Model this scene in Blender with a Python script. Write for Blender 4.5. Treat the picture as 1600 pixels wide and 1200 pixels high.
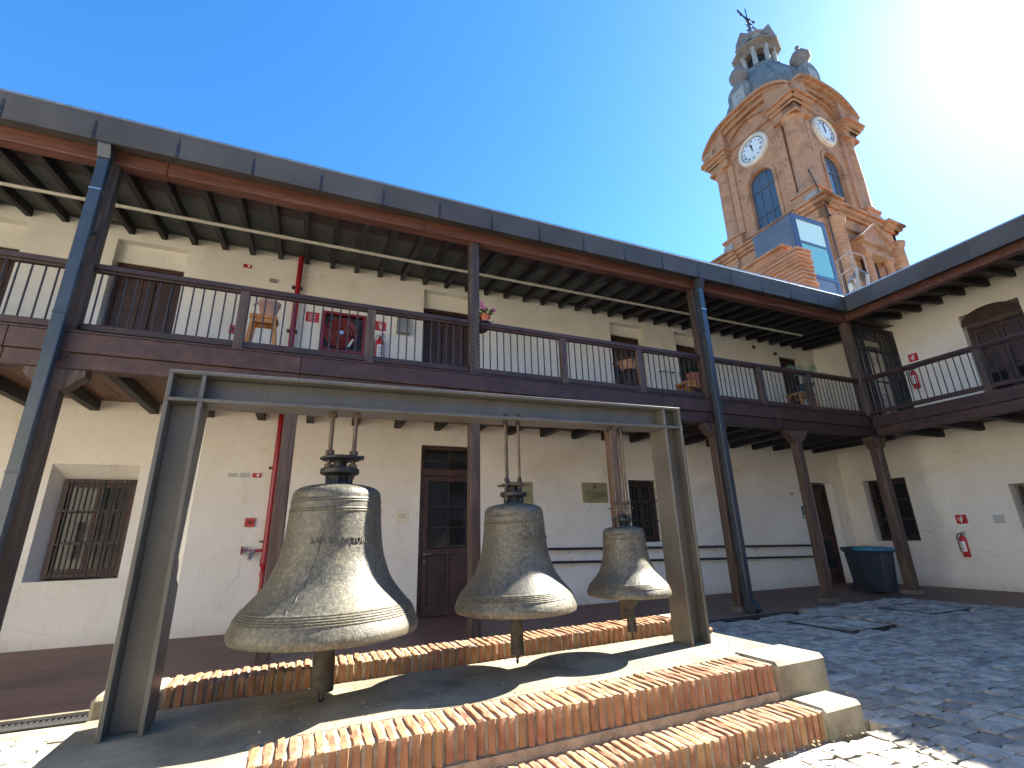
import bpy, bmesh, math, random
from mathutils import Vector, Matrix
R=math.radians
random.seed(7)
for o in list(bpy.data.objects): bpy.data.objects.remove(o)
sc=bpy.context.scene; COL=sc.collection
K=0.77                                  # working units -> metres, applied to everything at the end

# ---------------------------------------------------------------- camera, sky, sun, exposure
cam_d=bpy.data.cameras.new('camera'); cam=bpy.data.objects.new('camera',cam_d); COL.objects.link(cam)
F=750.1; cam_d.sensor_width=36; cam_d.lens=F/1600*36; cam_d.clip_start=.05; cam_d.clip_end=2000
yaw,pit,rol=R(23.10),R(17.73),R(-1.54)
f_=Vector((math.sin(yaw)*math.cos(pit),math.cos(yaw)*math.cos(pit),math.sin(pit)))
r0=Vector((math.cos(yaw),-math.sin(yaw),0)); u0=r0.cross(f_)
r_=r0*math.cos(rol)+u0*math.sin(rol); u_=-r0*math.sin(rol)+u0*math.cos(rol)
cam.matrix_world=Matrix(((r_.x,u_.x,-f_.x,0),(r_.y,u_.y,-f_.y,0),(r_.z,u_.z,-f_.z,0),(0,0,0,1)))
sc.camera=cam
SUN_AZ,SUN_EL=83.5,39.5                 # azimuth from +Y towards +X
w=bpy.data.worlds.new('World'); sc.world=w; w.use_nodes=True
nt=w.node_tree; bg=nt.nodes['Background']; sky=nt.nodes.new('ShaderNodeTexSky')
sky.sky_type='NISHITA'; sky.sun_disc=False; sky.sun_elevation=R(SUN_EL); sky.sun_rotation=R(SUN_AZ)
sky.air_density=1.0; sky.dust_density=0.35; sky.ozone_density=5.0; sky.altitude=500
hsv=nt.nodes.new('ShaderNodeHueSaturation'); hsv.inputs['Saturation'].default_value=1.22
nt.links.new(sky.outputs[0],hsv.inputs['Color']); nt.links.new(hsv.outputs[0],bg.inputs[0]); bg.inputs[1].default_value=.05
sd=bpy.data.lights.new('sun','SUN'); sd.energy=3.9; sd.angle=R(.5); sd.color=(1,.93,.80)
so=bpy.data.objects.new('sun',sd); COL.objects.link(so)
sv=Vector((math.sin(R(SUN_AZ))*math.cos(R(SUN_EL)),math.cos(R(SUN_AZ))*math.cos(R(SUN_EL)),math.sin(R(SUN_EL))))
so.rotation_euler=sv.to_track_quat('Z','Y').to_euler()
sc.view_settings.view_transform='Standard'; sc.view_settings.look='None'; sc.view_settings.gamma=1
sc.view_settings.exposure=2.98; sc.view_settings.use_curve_mapping=False
sc.render.engine='CYCLES'
try:
    sc.cycles.max_bounces=8; sc.cycles.diffuse_bounces=5
except Exception: pass

# ---------------------------------------------------------------- materials
def newmat(name,rough=.7,metal=0.,spec=.5):
    m=bpy.data.materials.new(name); m.use_nodes=True
    b=m.node_tree.nodes['Principled BSDF']; b.inputs['Roughness'].default_value=rough
    b.inputs['Metallic'].default_value=metal; b.inputs['Specular IOR Level'].default_value=spec
    return m,m.node_tree,b
def N(t,typ,**k):
    n=t.nodes.new(typ)
    for a,v in k.items():
        if hasattr(n,a): setattr(n,a,v)
        else: n.inputs[a].default_value=v
    return n
def ramp(t,fac,stops):
    r=N(t,'ShaderNodeValToRGB'); e=r.color_ramp.elements
    while len(e)<len(stops): e.new(.5)
    for i,(p,c) in enumerate(stops): e[i].position=p; e[i].color=(*c,1) if len(c)==3 else c
    t.links.new(fac,r.inputs[0]); return r.outputs[0]
def coord(t,scale=(1,1,1),kind='Object'):
    c=N(t,'ShaderNodeTexCoord'); mp=N(t,'ShaderNodeMapping'); mp.inputs['Scale'].default_value=scale
    t.links.new(c.outputs[kind],mp.inputs[0]); return mp.outputs[0]
def mix(t,fac,a,b,mode='MIX'):
    m=N(t,'ShaderNodeMix',data_type='RGBA',blend_type=mode)
    for s,v in ((m.inputs[0],fac),(m.inputs[6],a),(m.inputs[7],b)):
        if isinstance(v,(int,float)): s.default_value=v
        elif isinstance(v,tuple): s.default_value=(*v,1) if len(v)==3 else v
        else: t.links.new(v,s)
    return m.outputs[2]
def bump(t,b,h,strength=.3,dist=.01,prev=None):
    n=N(t,'ShaderNodeBump',Strength=strength,Distance=dist); t.links.new(h,n.inputs['Height'])
    if prev: t.links.new(prev,n.inputs['Normal'])
    t.links.new(n.outputs[0],b.inputs['Normal']); return n.outputs[0]
def noisy(name,c1,c2,scale=4,rough=.7,metal=0,detail=6,stretch=(1,1,1),bs=.2,bd=.01,bscale=None,rand=.0,c3=None,spec=.5,lo=.35,hi=.65,hue=0):
    m,t,b=newmat(name,rough,metal,spec)
    v=coord(t,stretch)
    n=N(t,'ShaderNodeTexNoise',Scale=scale,Detail=detail,Roughness=.6); t.links.new(v,n.inputs['Vector'])
    st=[(lo,c1),(hi,c2)] if c3 is None else [(lo,c1),((lo+hi)/2,c3),(hi,c2)]
    col=ramp(t,n.outputs[0],st)
    if rand:
        oi=N(t,'ShaderNodeObjectInfo'); hs=N(t,'ShaderNodeHueSaturation')
        mr=N(t,'ShaderNodeMapRange'); mr.inputs[3].default_value=1-rand; mr.inputs[4].default_value=1+rand
        t.links.new(oi.outputs['Random'],mr.inputs[0]); t.links.new(mr.outputs[0],hs.inputs['Value'])
        if hue:
            mh=N(t,'ShaderNodeMapRange'); mh.inputs[3].default_value=.5-hue; mh.inputs[4].default_value=.5+hue
            ml=N(t,'ShaderNodeMath',operation='MULTIPLY'); ml.inputs[1].default_value=7.31
            fr=N(t,'ShaderNodeMath',operation='FRACT'); t.links.new(oi.outputs['Random'],ml.inputs[0]); t.links.new(ml.outputs[0],fr.inputs[0])
            t.links.new(fr.outputs[0],mh.inputs[0]); t.links.new(mh.outputs[0],hs.inputs['Hue'])
        t.links.new(col,hs.inputs['Color']); col=hs.outputs[0]
    t.links.new(col,b.inputs['Base Color'])
    n2=N(t,'ShaderNodeTexNoise',Scale=bscale or scale*5,Detail=8,Roughness=.65); t.links.new(v,n2.inputs['Vector'])
    if bs: bump(t,b,n2.outputs[0],bs,bd)
    return m
M={}
def plaster():
    m,t,b=newmat('cream_plaster',.9,0,.2); v=coord(t)
    n=N(t,'ShaderNodeTexNoise',Scale=.8,Detail=7,Roughness=.6); t.links.new(v,n.inputs['Vector'])
    col=ramp(t,n.outputs[0],[(.3,(.72,.67,.57)),(.55,(.79,.75,.66)),(.75,(.82,.785,.71))])
    n3=N(t,'ShaderNodeTexNoise',Scale=14,Detail=6); t.links.new(coord(t,(1,1,.25)),n3.inputs['Vector'])
    st=ramp(t,n3.outputs[0],[(.28,(.80,.77,.72)),(.42,(1,1,1))]); col=mix(t,.3,col,st,'MULTIPLY')
    n6=N(t,'ShaderNodeTexNoise',Scale=.45,Detail=9,Roughness=.7,Distortion=1.2); t.links.new(v,n6.inputs['Vector'])
    col=mix(t,1.0,col,ramp(t,n6.outputs[0],[(.36,(.90,.875,.83)),(.44,(1,1,1)),(.60,(1,1,1)),(.66,(.95,.94,.90))]),'MULTIPLY')
    vc=N(t,'ShaderNodeTexVoronoi',Scale=.9,feature='DISTANCE_TO_EDGE'); nd=N(t,'ShaderNodeTexNoise',Scale=3,Detail=6)
    t.links.new(v,nd.inputs['Vector']); wv_=mix(t,.25,v,nd.outputs['Color']); t.links.new(wv_,vc.inputs['Vector'])
    ck=ramp(t,vc.outputs['Distance'],[(.0,(.70,.66,.60)),(.006,(1,1,1))]); ckm=ramp(t,n6.outputs[0],[(.50,(0,0,0)),(.62,(1,1,1))])
    col=mix(t,ckm,col,mix(t,1.0,col,ck,'MULTIPLY'))
    # splash dirt along the foot of the wall
    g=N(t,'ShaderNodeNewGeometry'); sp=N(t,'ShaderNodeSeparateXYZ'); t.links.new(g.outputs['Position'],sp.inputs[0])
    mr=N(t,'ShaderNodeMapRange'); mr.inputs[1].default_value=-1.3; mr.inputs[2].default_value=-1.05; mr.inputs[3].default_value=.75; mr.inputs[4].default_value=0
    t.links.new(sp.outputs[2],mr.inputs[0]); mm=N(t,'ShaderNodeMath',operation='MULTIPLY'); t.links.new(mr.outputs[0],mm.inputs[0]); t.links.new(n3.outputs[0],mm.inputs[1])
    col=mix(t,mm.outputs[0],col,(.42,.34,.27)); t.links.new(col,b.inputs['Base Color'])
    nb=N(t,'ShaderNodeTexNoise',Scale=3.5,Detail=10,Roughness=.62); t.links.new(v,nb.inputs['Vector']); bump(t,b,nb.outputs[0],.35,.03)
    return m
M['plaster']=plaster()
M['wood']=noisy('dark_brown_wood',(.028,.013,.010),(.066,.030,.021),6,.55,stretch=(1,1,1),rand=.25,bs=.25,bd=.004)
M['wood_red']=noisy('reddish_beam_wood',(.085,.030,.020),(.155,.062,.040),5,.55,stretch=(.25,3,3),rand=.1,bs=.25,bd=.004)
M['wood_post']=noisy('weathered_post_wood',(.042,.026,.018),(.12,.078,.052),5,.6,stretch=(5,5,.4),c3=(.07,.042,.029),rand=.2,bs=.5,bd=.006)
M['wood_old']=noisy('bare_post_wood',(.12,.065,.035),(.25,.145,.085),4,.7,stretch=(6,6,.4),rand=.2,bs=.5,bd=.006)
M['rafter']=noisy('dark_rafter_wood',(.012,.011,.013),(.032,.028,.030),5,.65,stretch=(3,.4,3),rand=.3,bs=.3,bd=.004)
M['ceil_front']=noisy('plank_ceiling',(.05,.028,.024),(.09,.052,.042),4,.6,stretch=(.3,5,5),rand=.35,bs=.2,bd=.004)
M['ceil_back']=noisy('grey_ceiling_board',(.10,.107,.10),(.16,.166,.155),1.6,.8,rand=.06,bs=.1)
M['deckboard']=noisy('underside_board_wood',(.10,.05,.03),(.20,.105,.06),5,.6,stretch=(5,.4,5),rand=.25,bs=.2,bd=.003)
M['gutter']=noisy('grey_sheet_metal',(.062,.056,.050),(.088,.080,.072),1.5,.6,0,spec=.3,rand=.09,bs=.12,bd=.01,bscale=2.0)
M['pipe_steel']=noisy('blue_grey_painted_steel',(.035,.048,.058),(.055,.068,.080),3,.33,.2,bs=.06,bscale=4,rand=.05)
M['frame_steel']=noisy('grey_painted_steel',(.105,.100,.088),(.15,.144,.128),2.4,.42,.3,bs=.12,bd=.004,bscale=30,rand=.04,stretch=(1,1,.5))
def steel_wear():
    m=M['frame_steel']; t=m.node_tree; b=t.nodes['Principled BSDF']; l=b.inputs['Base Color'].links[0]; src=l.from_socket
    v=coord(t,(1,1,.4)); n=N(t,'ShaderNodeTexNoise',Scale=5,Detail=12,Roughness=.75); t.links.new(v,n.inputs['Vector'])
    f=ramp(t,n.outputs[0],[(.63,(0,0,0)),(.72,(.8,.8,.8))]); c=mix(t,f,src,(.13,.075,.045))
    n2=N(t,'ShaderNodeTexNoise',Scale=9,Detail=8); t.links.new(coord(t,(8,8,.5)),n2.inputs['Vector'])
    c=mix(t,1.0,c,ramp(t,n2.outputs[0],[(.34,(.90,.895,.88)),(.52,(1,1,1)),(.70,(1.05,1.05,1.03))]),'MULTIPLY'); t.links.new(c,b.inputs['Base Color'])
steel_wear()
M['rust']=noisy('rusty_rod_steel',(.09,.065,.05),(.17,.12,.085),12,.55,.5,bs=.3,bd=.002)
M['iron']=noisy('dark_iron',(.03,.03,.032),(.06,.06,.06),12,.5,.6,bs=.3,bd=.002)
M['bar']=noisy('dark_baluster_iron',(.025,.022,.022),(.05,.04,.038),10,.45,.3,bs=0)
M['zinc']=noisy('white_conduit',(.48,.45,.38),(.58,.55,.48),5,.5,bs=0)
M['red']=noisy('red_pipe_paint',(.26,.010,.016),(.34,.018,.024),5,.28,bs=.05)
M['red2']=noisy('red_enamel',(.42,.015,.02),(.52,.03,.03),8,.35,bs=0)
M['brass']=noisy('old_brass',(.30,.24,.12),(.42,.34,.18),9,.38,.8,bs=.1,bd=.002)
M['steel']=noisy('worn_steel',(.45,.44,.42),(.6,.6,.58),9,.3,.9,bs=0)
M['black']=noisy('black_rubber',(.015,.015,.017),(.03,.03,.03),9,.5,bs=0)
M['white']=noisy('white_enamel',(.72,.72,.70),(.80,.80,.78),5,.45,bs=0)
M['greybox']=noisy('grey_plastic',(.22,.22,.20),(.28,.28,.26),5,.5,bs=0)
M['paleplate']=noisy('pale_grey_plate',(.42,.44,.42),(.50,.52,.50),5,.5,bs=0)
M['paper']=noisy('cream_paper',(.68,.64,.46),(.74,.70,.52),7,.6,bs=0)
M['ink']=noisy('dark_ink',(.05,.05,.04),(.08,.07,.06),7,.6,bs=0)
M['green']=noisy('green_sign',(.015,.09,.05),(.02,.12,.07),7,.5,bs=0)
M['terracotta']=noisy('pale_terracotta',(.46,.25,.17),(.62,.38,.28),7,.8,bs=.2,bd=.003)
M['terra_red']=noisy('red_terracotta',(.38,.12,.07),(.50,.18,.10),7,.8,bs=.2,bd=.003)
M['stoolwood']=noisy('orange_pine',(.48,.20,.05),(.62,.29,.09),4,.45,stretch=(5,5,.6),rand=.08,bs=.1,bd=.002)
M['darkpot']=noisy('dark_green_pot',(.02,.04,.045),(.04,.07,.075),7,.5,bs=0)
M['leaf']=noisy('green_leaf',(.04,.10,.03),(.10,.20,.06),14,.5,bs=0,rand=.25)
M['palm']=noisy('pale_palm_leaf',(.14,.26,.17),(.22,.36,.25),14,.5,bs=0)
M['petal']=noisy('magenta_petal',(.65,.05,.25),(.80,.12,.40),14,.5,bs=0)
M['red3']=noisy('dark_red_enamel',(.17,.010,.014),(.24,.016,.02),8,.4,bs=0)
M['hosered']=noisy('red_fire_hose',(.13,.010,.012),(.24,.03,.03),30,.6,bs=.4,bd=.004)
M['bin']=noisy('dark_bin_plastic',(.018,.028,.038),(.028,.040,.052),5,.4,bs=0)
M['binblue']=noisy('blue_lid_plastic',(.03,.20,.30),(.05,.26,.36),5,.35,bs=0)
M['concrete']=noisy('worn_concrete',(.16,.138,.095),(.33,.29,.205),3.2,.85,c3=(.25,.22,.155),bs=.5,bd=.01,bscale=18,detail=10)
M['slab']=noisy('stained_concrete_slab',(.085,.078,.058),(.33,.28,.19),2.6,.85,c3=(.20,.175,.12),bs=.5,bd=.012,bscale=14,detail=12,lo=.26,hi=.70)
M['mortar']=noisy('sandy_mortar',(.24,.19,.13),(.40,.33,.24),9,.95,bs=.9,bd=.02,bscale=30)
M['brick']=noisy('worn_red_brick',(.24,.105,.05),(.38,.27,.17),16,.9,c3=(.30,.155,.08),rand=.13,hue=.012,bs=.8,bd=.012,bscale=26,lo=.36,hi=.72)
M['cobble']=noisy('grey_cobble_stone',(.22,.20,.165),(.48,.43,.34),9,.75,c3=(.35,.315,.255),rand=.36,bs=.6,bd=.012,bscale=16)
M['joint']=noisy('dusty_joint_earth',(.055,.05,.042),(.16,.14,.11),7,.95,bs=.9,bd=.03,bscale=22)
M['tile_roof']=noisy('clay_roof_tile',(.20,.13,.09),(.33,.22,.15),8,.85,rand=.2,bs=.4,bd=.006)
M['dome']=noisy('weathered_zinc_dome',(.125,.135,.13),(.20,.21,.20),1.2,.7,0,bs=.2,bscale=4)
M['footing']=noisy('brown_footing_stone',(.10,.085,.065),(.17,.145,.115),6,.9,bs=.4,bd=.01)
M['stonegrey']=noisy('grey_stone_block',(.26,.26,.24),(.36,.35,.33),3,.85,bs=.4,bd=.03)
M['clockface']=noisy('white_dial',(.62,.64,.66),(.70,.72,.74),2,.5,bs=0)
M['clockring']=noisy('cream_clock_ring',(.60,.53,.44),(.70,.64,.55),2,.7,bs=.1)
M['blackpaint']=noisy('black_paint',(.02,.02,.022),(.03,.03,.033),4,.5,bs=0)
M['bluesteel']=noisy('blue_grey_cladding',(.115,.125,.145),(.145,.155,.175),1,.4,.3,bs=0)
M['boxframe']=noisy('blue_window_frame',(.055,.08,.14),(.075,.105,.17),1,.35,.2,bs=0)
M['cobweb']=noisy('grille_metal',(.05,.05,.055),(.09,.09,.09),6,.5,.6,bs=0)
def glass(name,col,rough=.04,spec=.35):
    m,t,b=newmat(name,rough,0,spec); b.inputs['Base Color'].default_value=(*col,1); b.inputs['IOR'].default_value=1.45
    v=coord(t); n=N(t,'ShaderNodeTexNoise',Scale=1.3,Detail=2); t.links.new(v,n.inputs['Vector']); bump(t,b,n.outputs[0],.06,.02); return m
M['glass']=glass('dark_window_glass',(.016,.017,.018),spec=.28); M['glass_reflect']=glass('reflection_painted_glazing',(.16,.42,.44),.08); M['glass_sky']=glass('sky_painted_glazing',(.50,.68,.62),.15)  # pale and aqua base colours stand in for sky seen through and reflected
M['glass_tower']=glass('tower_window_glass',(.07,.11,.16),.15)
def bronze():
    m,t,b=newmat('weathered_bronze',.42,.12,.5); v=coord(t)
    n=N(t,'ShaderNodeTexNoise',Scale=42,Detail=12,Roughness=.78); t.links.new(v,n.inputs['Vector'])
    n1=N(t,'ShaderNodeTexNoise',Scale=6,Detail=10,Roughness=.72,Distortion=.4); t.links.new(coord(t,(1,1,.55)),n1.inputs['Vector'])
    c1=ramp(t,n.outputs[0],[(.36,(.062,.060,.050)),(.50,(.105,.100,.080)),(.63,(.20,.185,.14))])
    c2=ramp(t,n1.outputs[0],[(.34,(.70,.70,.70)),(.50,(1,1,1)),(.66,(1.12,1.04,.84))])
    c=mix(t,.85,c1,c2,'MULTIPLY')
    n4=N(t,'ShaderNodeTexNoise',Scale=130,Detail=4,Roughness=.6); t.links.new(v,n4.inputs['Vector'])
    c=mix(t,.6,c,ramp(t,n4.outputs[0],[(.38,(.62,.60,.55)),(.52,(1,1,1)),(.66,(1.3,1.25,1.1))]),'MULTIPLY')
    n5=N(t,'ShaderNodeTexNoise',Scale=7,Detail=6,Roughness=.6); t.links.new(coord(t,(5,5,.35)),n5.inputs['Vector'])
    c=mix(t,.35,c,ramp(t,n5.outputs[0],[(.36,(.6,.6,.58)),(.55,(1,1,1))]),'MULTIPLY')
    t.links.new(c,b.inputs['Base Color'])
    rr=N(t,'ShaderNodeMapRange'); rr.inputs[3].default_value=.30; rr.inputs[4].default_value=.58; t.links.new(n.outputs[0],rr.inputs[0]); t.links.new(rr.outputs[0],b.inputs['Roughness'])
    pv=bump(t,b,n4.outputs[0],.55,.004)
    pv=bump(t,b,n.outputs[0],.5,.006,pv)
    nc=N(t,'ShaderNodeTexNoise',Scale=5,Detail=3); t.links.new(v,nc.inputs['Vector']); bump(t,b,nc.outputs[0],.25,.02,pv)
    return m
M['bronze']=bronze()
M['clapper']=noisy('dark_clapper_iron',(.04,.035,.03),(.10,.085,.065),16,.7,.3,bs=.6,bd=.004)
def bricktex(name,c1,c2,mort,scale,bw,rh,bumpd,extra=None):
    # courses run on world height so that every face of the masonry carries them
    m,t,b=newmat(name,.9,0,.2)
    g=N(t,'ShaderNodeTexCoord'); sp=N(t,'ShaderNodeSeparateXYZ'); t.links.new(g.outputs['Object'],sp.inputs[0])
    ad=N(t,'ShaderNodeMath',operation='ADD'); t.links.new(sp.outputs[0],ad.inputs[0]); t.links.new(sp.outputs[1],ad.inputs[1])
    cb=N(t,'ShaderNodeCombineXYZ'); t.links.new(ad.outputs[0],cb.inputs[0]); t.links.new(sp.outputs[2],cb.inputs[1])
    bt=N(t,'ShaderNodeTexBrick'); t.links.new(cb.outputs[0],bt.inputs['Vector'])
    bt.inputs['Scale'].default_value=scale; bt.inputs['Brick Width'].default_value=bw; bt.inputs['Row Height'].default_value=rh
    bt.inputs['Mortar Size'].default_value=.018; bt.inputs['Mortar Smooth'].default_value=.3
    bt.inputs['Color1'].default_value=(*c1,1); bt.inputs['Color2'].default_value=(*c2,1); bt.inputs['Mortar'].default_value=(*mort,1)
    n=N(t,'ShaderNodeTexNoise',Scale=.9,Detail=8); t.links.new(g.outputs['Object'],n.inputs['Vector'])
    wsh=ramp(t,n.outputs[0],[(.30,(.62,.58,.55)),(.5,(1,1,1)),(.72,(1.0,.93,.84))])
    c=mix(t,.85,bt.outputs['Color'],wsh,'MULTIPLY'); t.links.new(c,b.inputs['Base Color'])
    iv=N(t,'ShaderNodeMath',operation='SUBTRACT'); iv.inputs[0].default_value=1; t.links.new(bt.outputs['Fac'],iv.inputs[1])
    pv=bump(t,b,iv.outputs[0],.6,bumpd); n2=N(t,'ShaderNodeTexNoise',Scale=9,Detail=6); t.links.new(g.outputs['Object'],n2.inputs['Vector']); bump(t,b,n2.outputs[0],.4,.03,pv)
    return m
M['tbrick']=bricktex('tower_brick',(.54,.265,.14),(.43,.19,.10),(.47,.32,.22),1,.42,.12,.04)
M['tbrick2']=bricktex('ruined_wall_brick',(.52,.22,.105),(.40,.16,.08),(.42,.29,.19),1,.38,.14,.04)
M['trim']=noisy('tower_trim_brick',(.36,.165,.09),(.53,.275,.16),1.6,.9,rand=.08,bs=.6,bd=.03,bscale=9)
M['trim']=bricktex('tower_moulding_brick',(.52,.26,.14),(.40,.18,.095),(.45,.30,.20),1,.34,.105,.05)
M['urnstone']=noisy('dark_urn_stone',(.15,.13,.115),(.24,.20,.175),3,.85,bs=.3,bd=.03)
def floormat():
    m,t,b=newmat('brick_paved_floor',.55,0,.35)
    v=coord(t,kind='Object'); bt=N(t,'ShaderNodeTexBrick'); t.links.new(v,bt.inputs['Vector'])
    bt.inputs['Scale'].default_value=1; bt.inputs['Brick Width'].default_value=.34; bt.inputs['Row Height'].default_value=.17; bt.inputs['Mortar Size'].default_value=.006
    bt.inputs['Color1'].default_value=(.20,.105,.075,1); bt.inputs['Color2'].default_value=(.155,.08,.06,1); bt.inputs['Mortar'].default_value=(.13,.085,.065,1)
    n=N(t,'ShaderNodeTexNoise',Scale=2,Detail=9); t.links.new(v,n.inputs['Vector'])
    c=mix(t,.6,bt.outputs['Color'],ramp(t,n.outputs[0],[(.3,(.7,.7,.72)),(.7,(1.15,1.08,1.0))]),'MULTIPLY'); t.links.new(c,b.inputs['Base Color'])
    n2=N(t,'ShaderNodeTexNoise',Scale=12,Detail=8); t.links.new(v,n2.inputs['Vector']); pv=bump(t,b,n2.outputs[0],.3,.008)
    bump(t,b,bt.outputs['Fac'],-.3,.004,pv) if False else None
    return m
M['floor']=floormat()

# ---------------------------------------------------------------- mesh helpers
class MB:
    def __init__(s): s.v=[]; s.f=[]; s.sm=False
    def add(s,vs,fs):
        o=len(s.v); s.v+= [tuple(p) for p in vs]; s.f+=[tuple(i+o for i in f) for f in fs]; return s
    def box(s,x0,x1,y0,y1,z0,z1):
        return s.add([(x0,y0,z0),(x1,y0,z0),(x1,y1,z0),(x0,y1,z0),(x0,y0,z1),(x1,y0,z1),(x1,y1,z1),(x0,y1,z1)],
            [(0,3,2,1),(4,5,6,7),(0,1,5,4),(1,2,6,5),(2,3,7,6),(3,0,4,7)])
    def bar(s,p,q,wx,wz,up=(0,0,1)):
        p,q=Vector(p),Vector(q); d=(q-p).normalized(); up=Vector(up)
        if abs(d.dot(up))>.98: up=Vector((1,0,0))
        a=d.cross(up).normalized()*wx/2; b=a.cross(d).normalized()*wz/2
        vs=[p-a-b,p+a-b,p+a+b,p-a+b,q-a-b,q+a-b,q+a+b,q-a+b]
        return s.add(vs,[(0,1,2,3),(7,6,5,4),(0,4,5,1),(1,5,6,2),(2,6,7,3),(3,7,4,0)])
    def tube(s,pts,r,n=10,r2=None,cap=True):
        pts=[Vector(p) for p in pts]; rings=[]; o=len(s.v)
        for i,p in enumerate(pts):
            d=(pts[min(i+1,len(pts)-1)]-pts[max(i-1,0)]).normalized()
            up=Vector((0,0,1)) if abs(d.z)<.95 else Vector((1,0,0))
            a=d.cross(up).normalized(); b=a.cross(d)
            rr=r if r2 is None else r+(r2-r)*i/(len(pts)-1)
            for k in range(n):
                t=2*math.pi*k/n; s.v.append(tuple(p+a*math.cos(t)*rr+b*math.sin(t)*rr))
        for i in range(len(pts)-1):
            for k in range(n):
                k2=(k+1)%n; s.f.append((o+i*n+k,o+i*n+k2,o+(i+1)*n+k2,o+(i+1)*n+k))
        if cap:
            s.f.append(tuple(o+k for k in range(n))[::-1]); s.f.append(tuple(o+(len(pts)-1)*n+k for k in range(n)))
        return s
    def lathe(s,prof,c=(0,0,0),n=24,axis='z',capb=True,capt=True,a0=0,a1=2*math.pi):
        o=len(s.v); full=abs(a1-a0-2*math.pi)<1e-6; m=n if full else n+1
        for r,z in prof:
            for k in range(m):
                t=a0+(a1-a0)*k/n; x,y=r*math.cos(t),r*math.sin(t)
                if axis=='z': s.v.append((c[0]+x,c[1]+y,c[2]+z))
                elif axis=='y': s.v.append((c[0]+x,c[1]+z,c[2]+y))
                else: s.v.append((c[0]+z,c[1]+x,c[2]+y))
        for i in range(len(prof)-1):
            for k in range(n):
                k2=(k+1)%m if full else k+1; s.f.append((o+i*m+k,o+i*m+k2,o+(i+1)*m+k2,o+(i+1)*m+k))
        if capb and prof[0][0]>1e-4: s.f.append(tuple(o+k for k in range(m))[::-1])
        if capt and prof[-1][0]>1e-4: s.f.append(tuple(o+(len(prof)-1)*m+k for k in range(m)))
        return s
    def prism(s,poly,a,b,plane='xz'):
        # poly extruded along the third axis between a and b
        n=len(poly)
        def P(p,t): return (p[0],t,p[1]) if plane=='xz' else ((t,p[0],p[1]) if plane=='yz' else (p[0],p[1],t))
        return s.add([P(p,a) for p in poly]+[P(p,b) for p in poly],
            [tuple(range(n))[::-1],tuple(range(n,2*n))]+[(i,(i+1)%n,n+(i+1)%n,n+i) for i in range(n)])
NOSPLIT={'inscription','pictogram','engraved_text','print','numerals','sticker_print','foliage','dry_foliage','blossom','palm_fronds','sash','glazing_bar','louvre','scroll','crest','wall','roof_tile_field','lower_panel'}
def islands(mb):
    # connected pieces, merged where their boxes touch
    n=len(mb.v); pa=list(range(n))
    def fd(a):
        while pa[a]!=a: pa[a]=pa[pa[a]]; a=pa[a]
        return a
    for f in mb.f:
        r=fd(f[0])
        for i in f[1:]: pa[fd(i)]=r
    g={}
    for i in range(n): g.setdefault(fd(i),[]).append(i)
    if len(g)<2 or len(g)>60: return [mb]
    bx=[]
    for k,ix in g.items():
        xs=[mb.v[i] for i in ix]; bx.append([[min(p[a] for p in xs)-.006 for a in range(3)],[max(p[a] for p in xs)+.006 for a in range(3)],{k}])
    ch=True
    while ch:
        ch=False
        for i in range(len(bx)):
            for j in range(i+1,len(bx)):
                A,B=bx[i],bx[j]
                if all(A[0][a]<=B[1][a] and B[0][a]<=A[1][a] for a in range(3)):
                    A[0]=[min(A[0][a],B[0][a]) for a in range(3)]; A[1]=[max(A[1][a],B[1][a]) for a in range(3)]; A[2]|=B[2]; del bx[j]; ch=True; break
            if ch: break
    if len(bx)<2: return [mb]
    own={k:q for q,b in enumerate(bx) for k in b[2]}; out=[MB() for _ in bx]; mp={}
    for i in range(n):
        q=own[fd(i)]; mp[i]=len(out[q].v); out[q].v.append(mb.v[i])
    for f in mb.f: out[own[fd(f[0])]].f.append(tuple(mp[i] for i in f))
    return out
def mesh_from(name,mb,mat,shift=(0,0,0),smooth=False,bevel=0,tilt=False):
    me=bpy.data.meshes.new(name); vs=mb.v
    if tilt: vs=[(x,y,z+.016*(x-1.5)) for x,y,z in vs]
    me.from_pydata([(x-shift[0],y-shift[1],z-shift[2]) for x,y,z in vs],[],mb.f)
    bm=bmesh.new(); bm.from_mesh(me); bmesh.ops.recalc_face_normals(bm,faces=bm.faces)
    if bevel:
        ed=[e for e in bm.edges if len(e.link_faces)==2 and e.calc_face_angle(0)>.6]
        bmesh.ops.bevel(bm,geom=ed,offset=bevel,segments=1,affect='EDGES',clamp_overlap=True)
    bm.to_mesh(me); bm.free()
    if mat: me.materials.append(M[mat] if isinstance(mat,str) else mat)
    if smooth:
        for p in me.polygons: p.use_smooth=True
        try: me.set_sharp_from_angle(angle=R(42))
        except Exception: pass
    return me
def link(name,me,parent=None,loc=(0,0,0),rot=0):
    o=bpy.data.objects.new(name,me); COL.objects.link(o); o.location=loc
    if rot: o.rotation_euler=(0,0,rot)
    if parent: o.parent=parent
    return o
def wloc(o):
    v=Vector((0,0,0))
    while o: v+=o.location; o=o.parent
    return v
def part(name,mb,mat,parent,smooth=False,bevel=0,tilt=False,label=None,kind=None):
    """mb in world coordinates; the part's mesh is stored relative to its parent"""
    if parent and not kind and name not in NOSPLIT:
        ps=islands(mb)
        for q in ps[1:]: link(name,mesh_from(name,q,mat,wloc(parent),smooth,bevel,tilt),parent)
        mb=ps[0]
    me=mesh_from(name,mb,mat,wloc(parent) if parent else (0,0,0),smooth,bevel,tilt)
    o=link(name,me,parent)
    if label: o['label']=label
    if kind: o['kind']=kind
    return o
def thing(name,label,cat,loc=(0,0,0),group=None,rot=0):
    o=link(name,None,None,loc,rot); o['label']=label; o['category']=cat
    if group: o['group']=group
    return o
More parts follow.
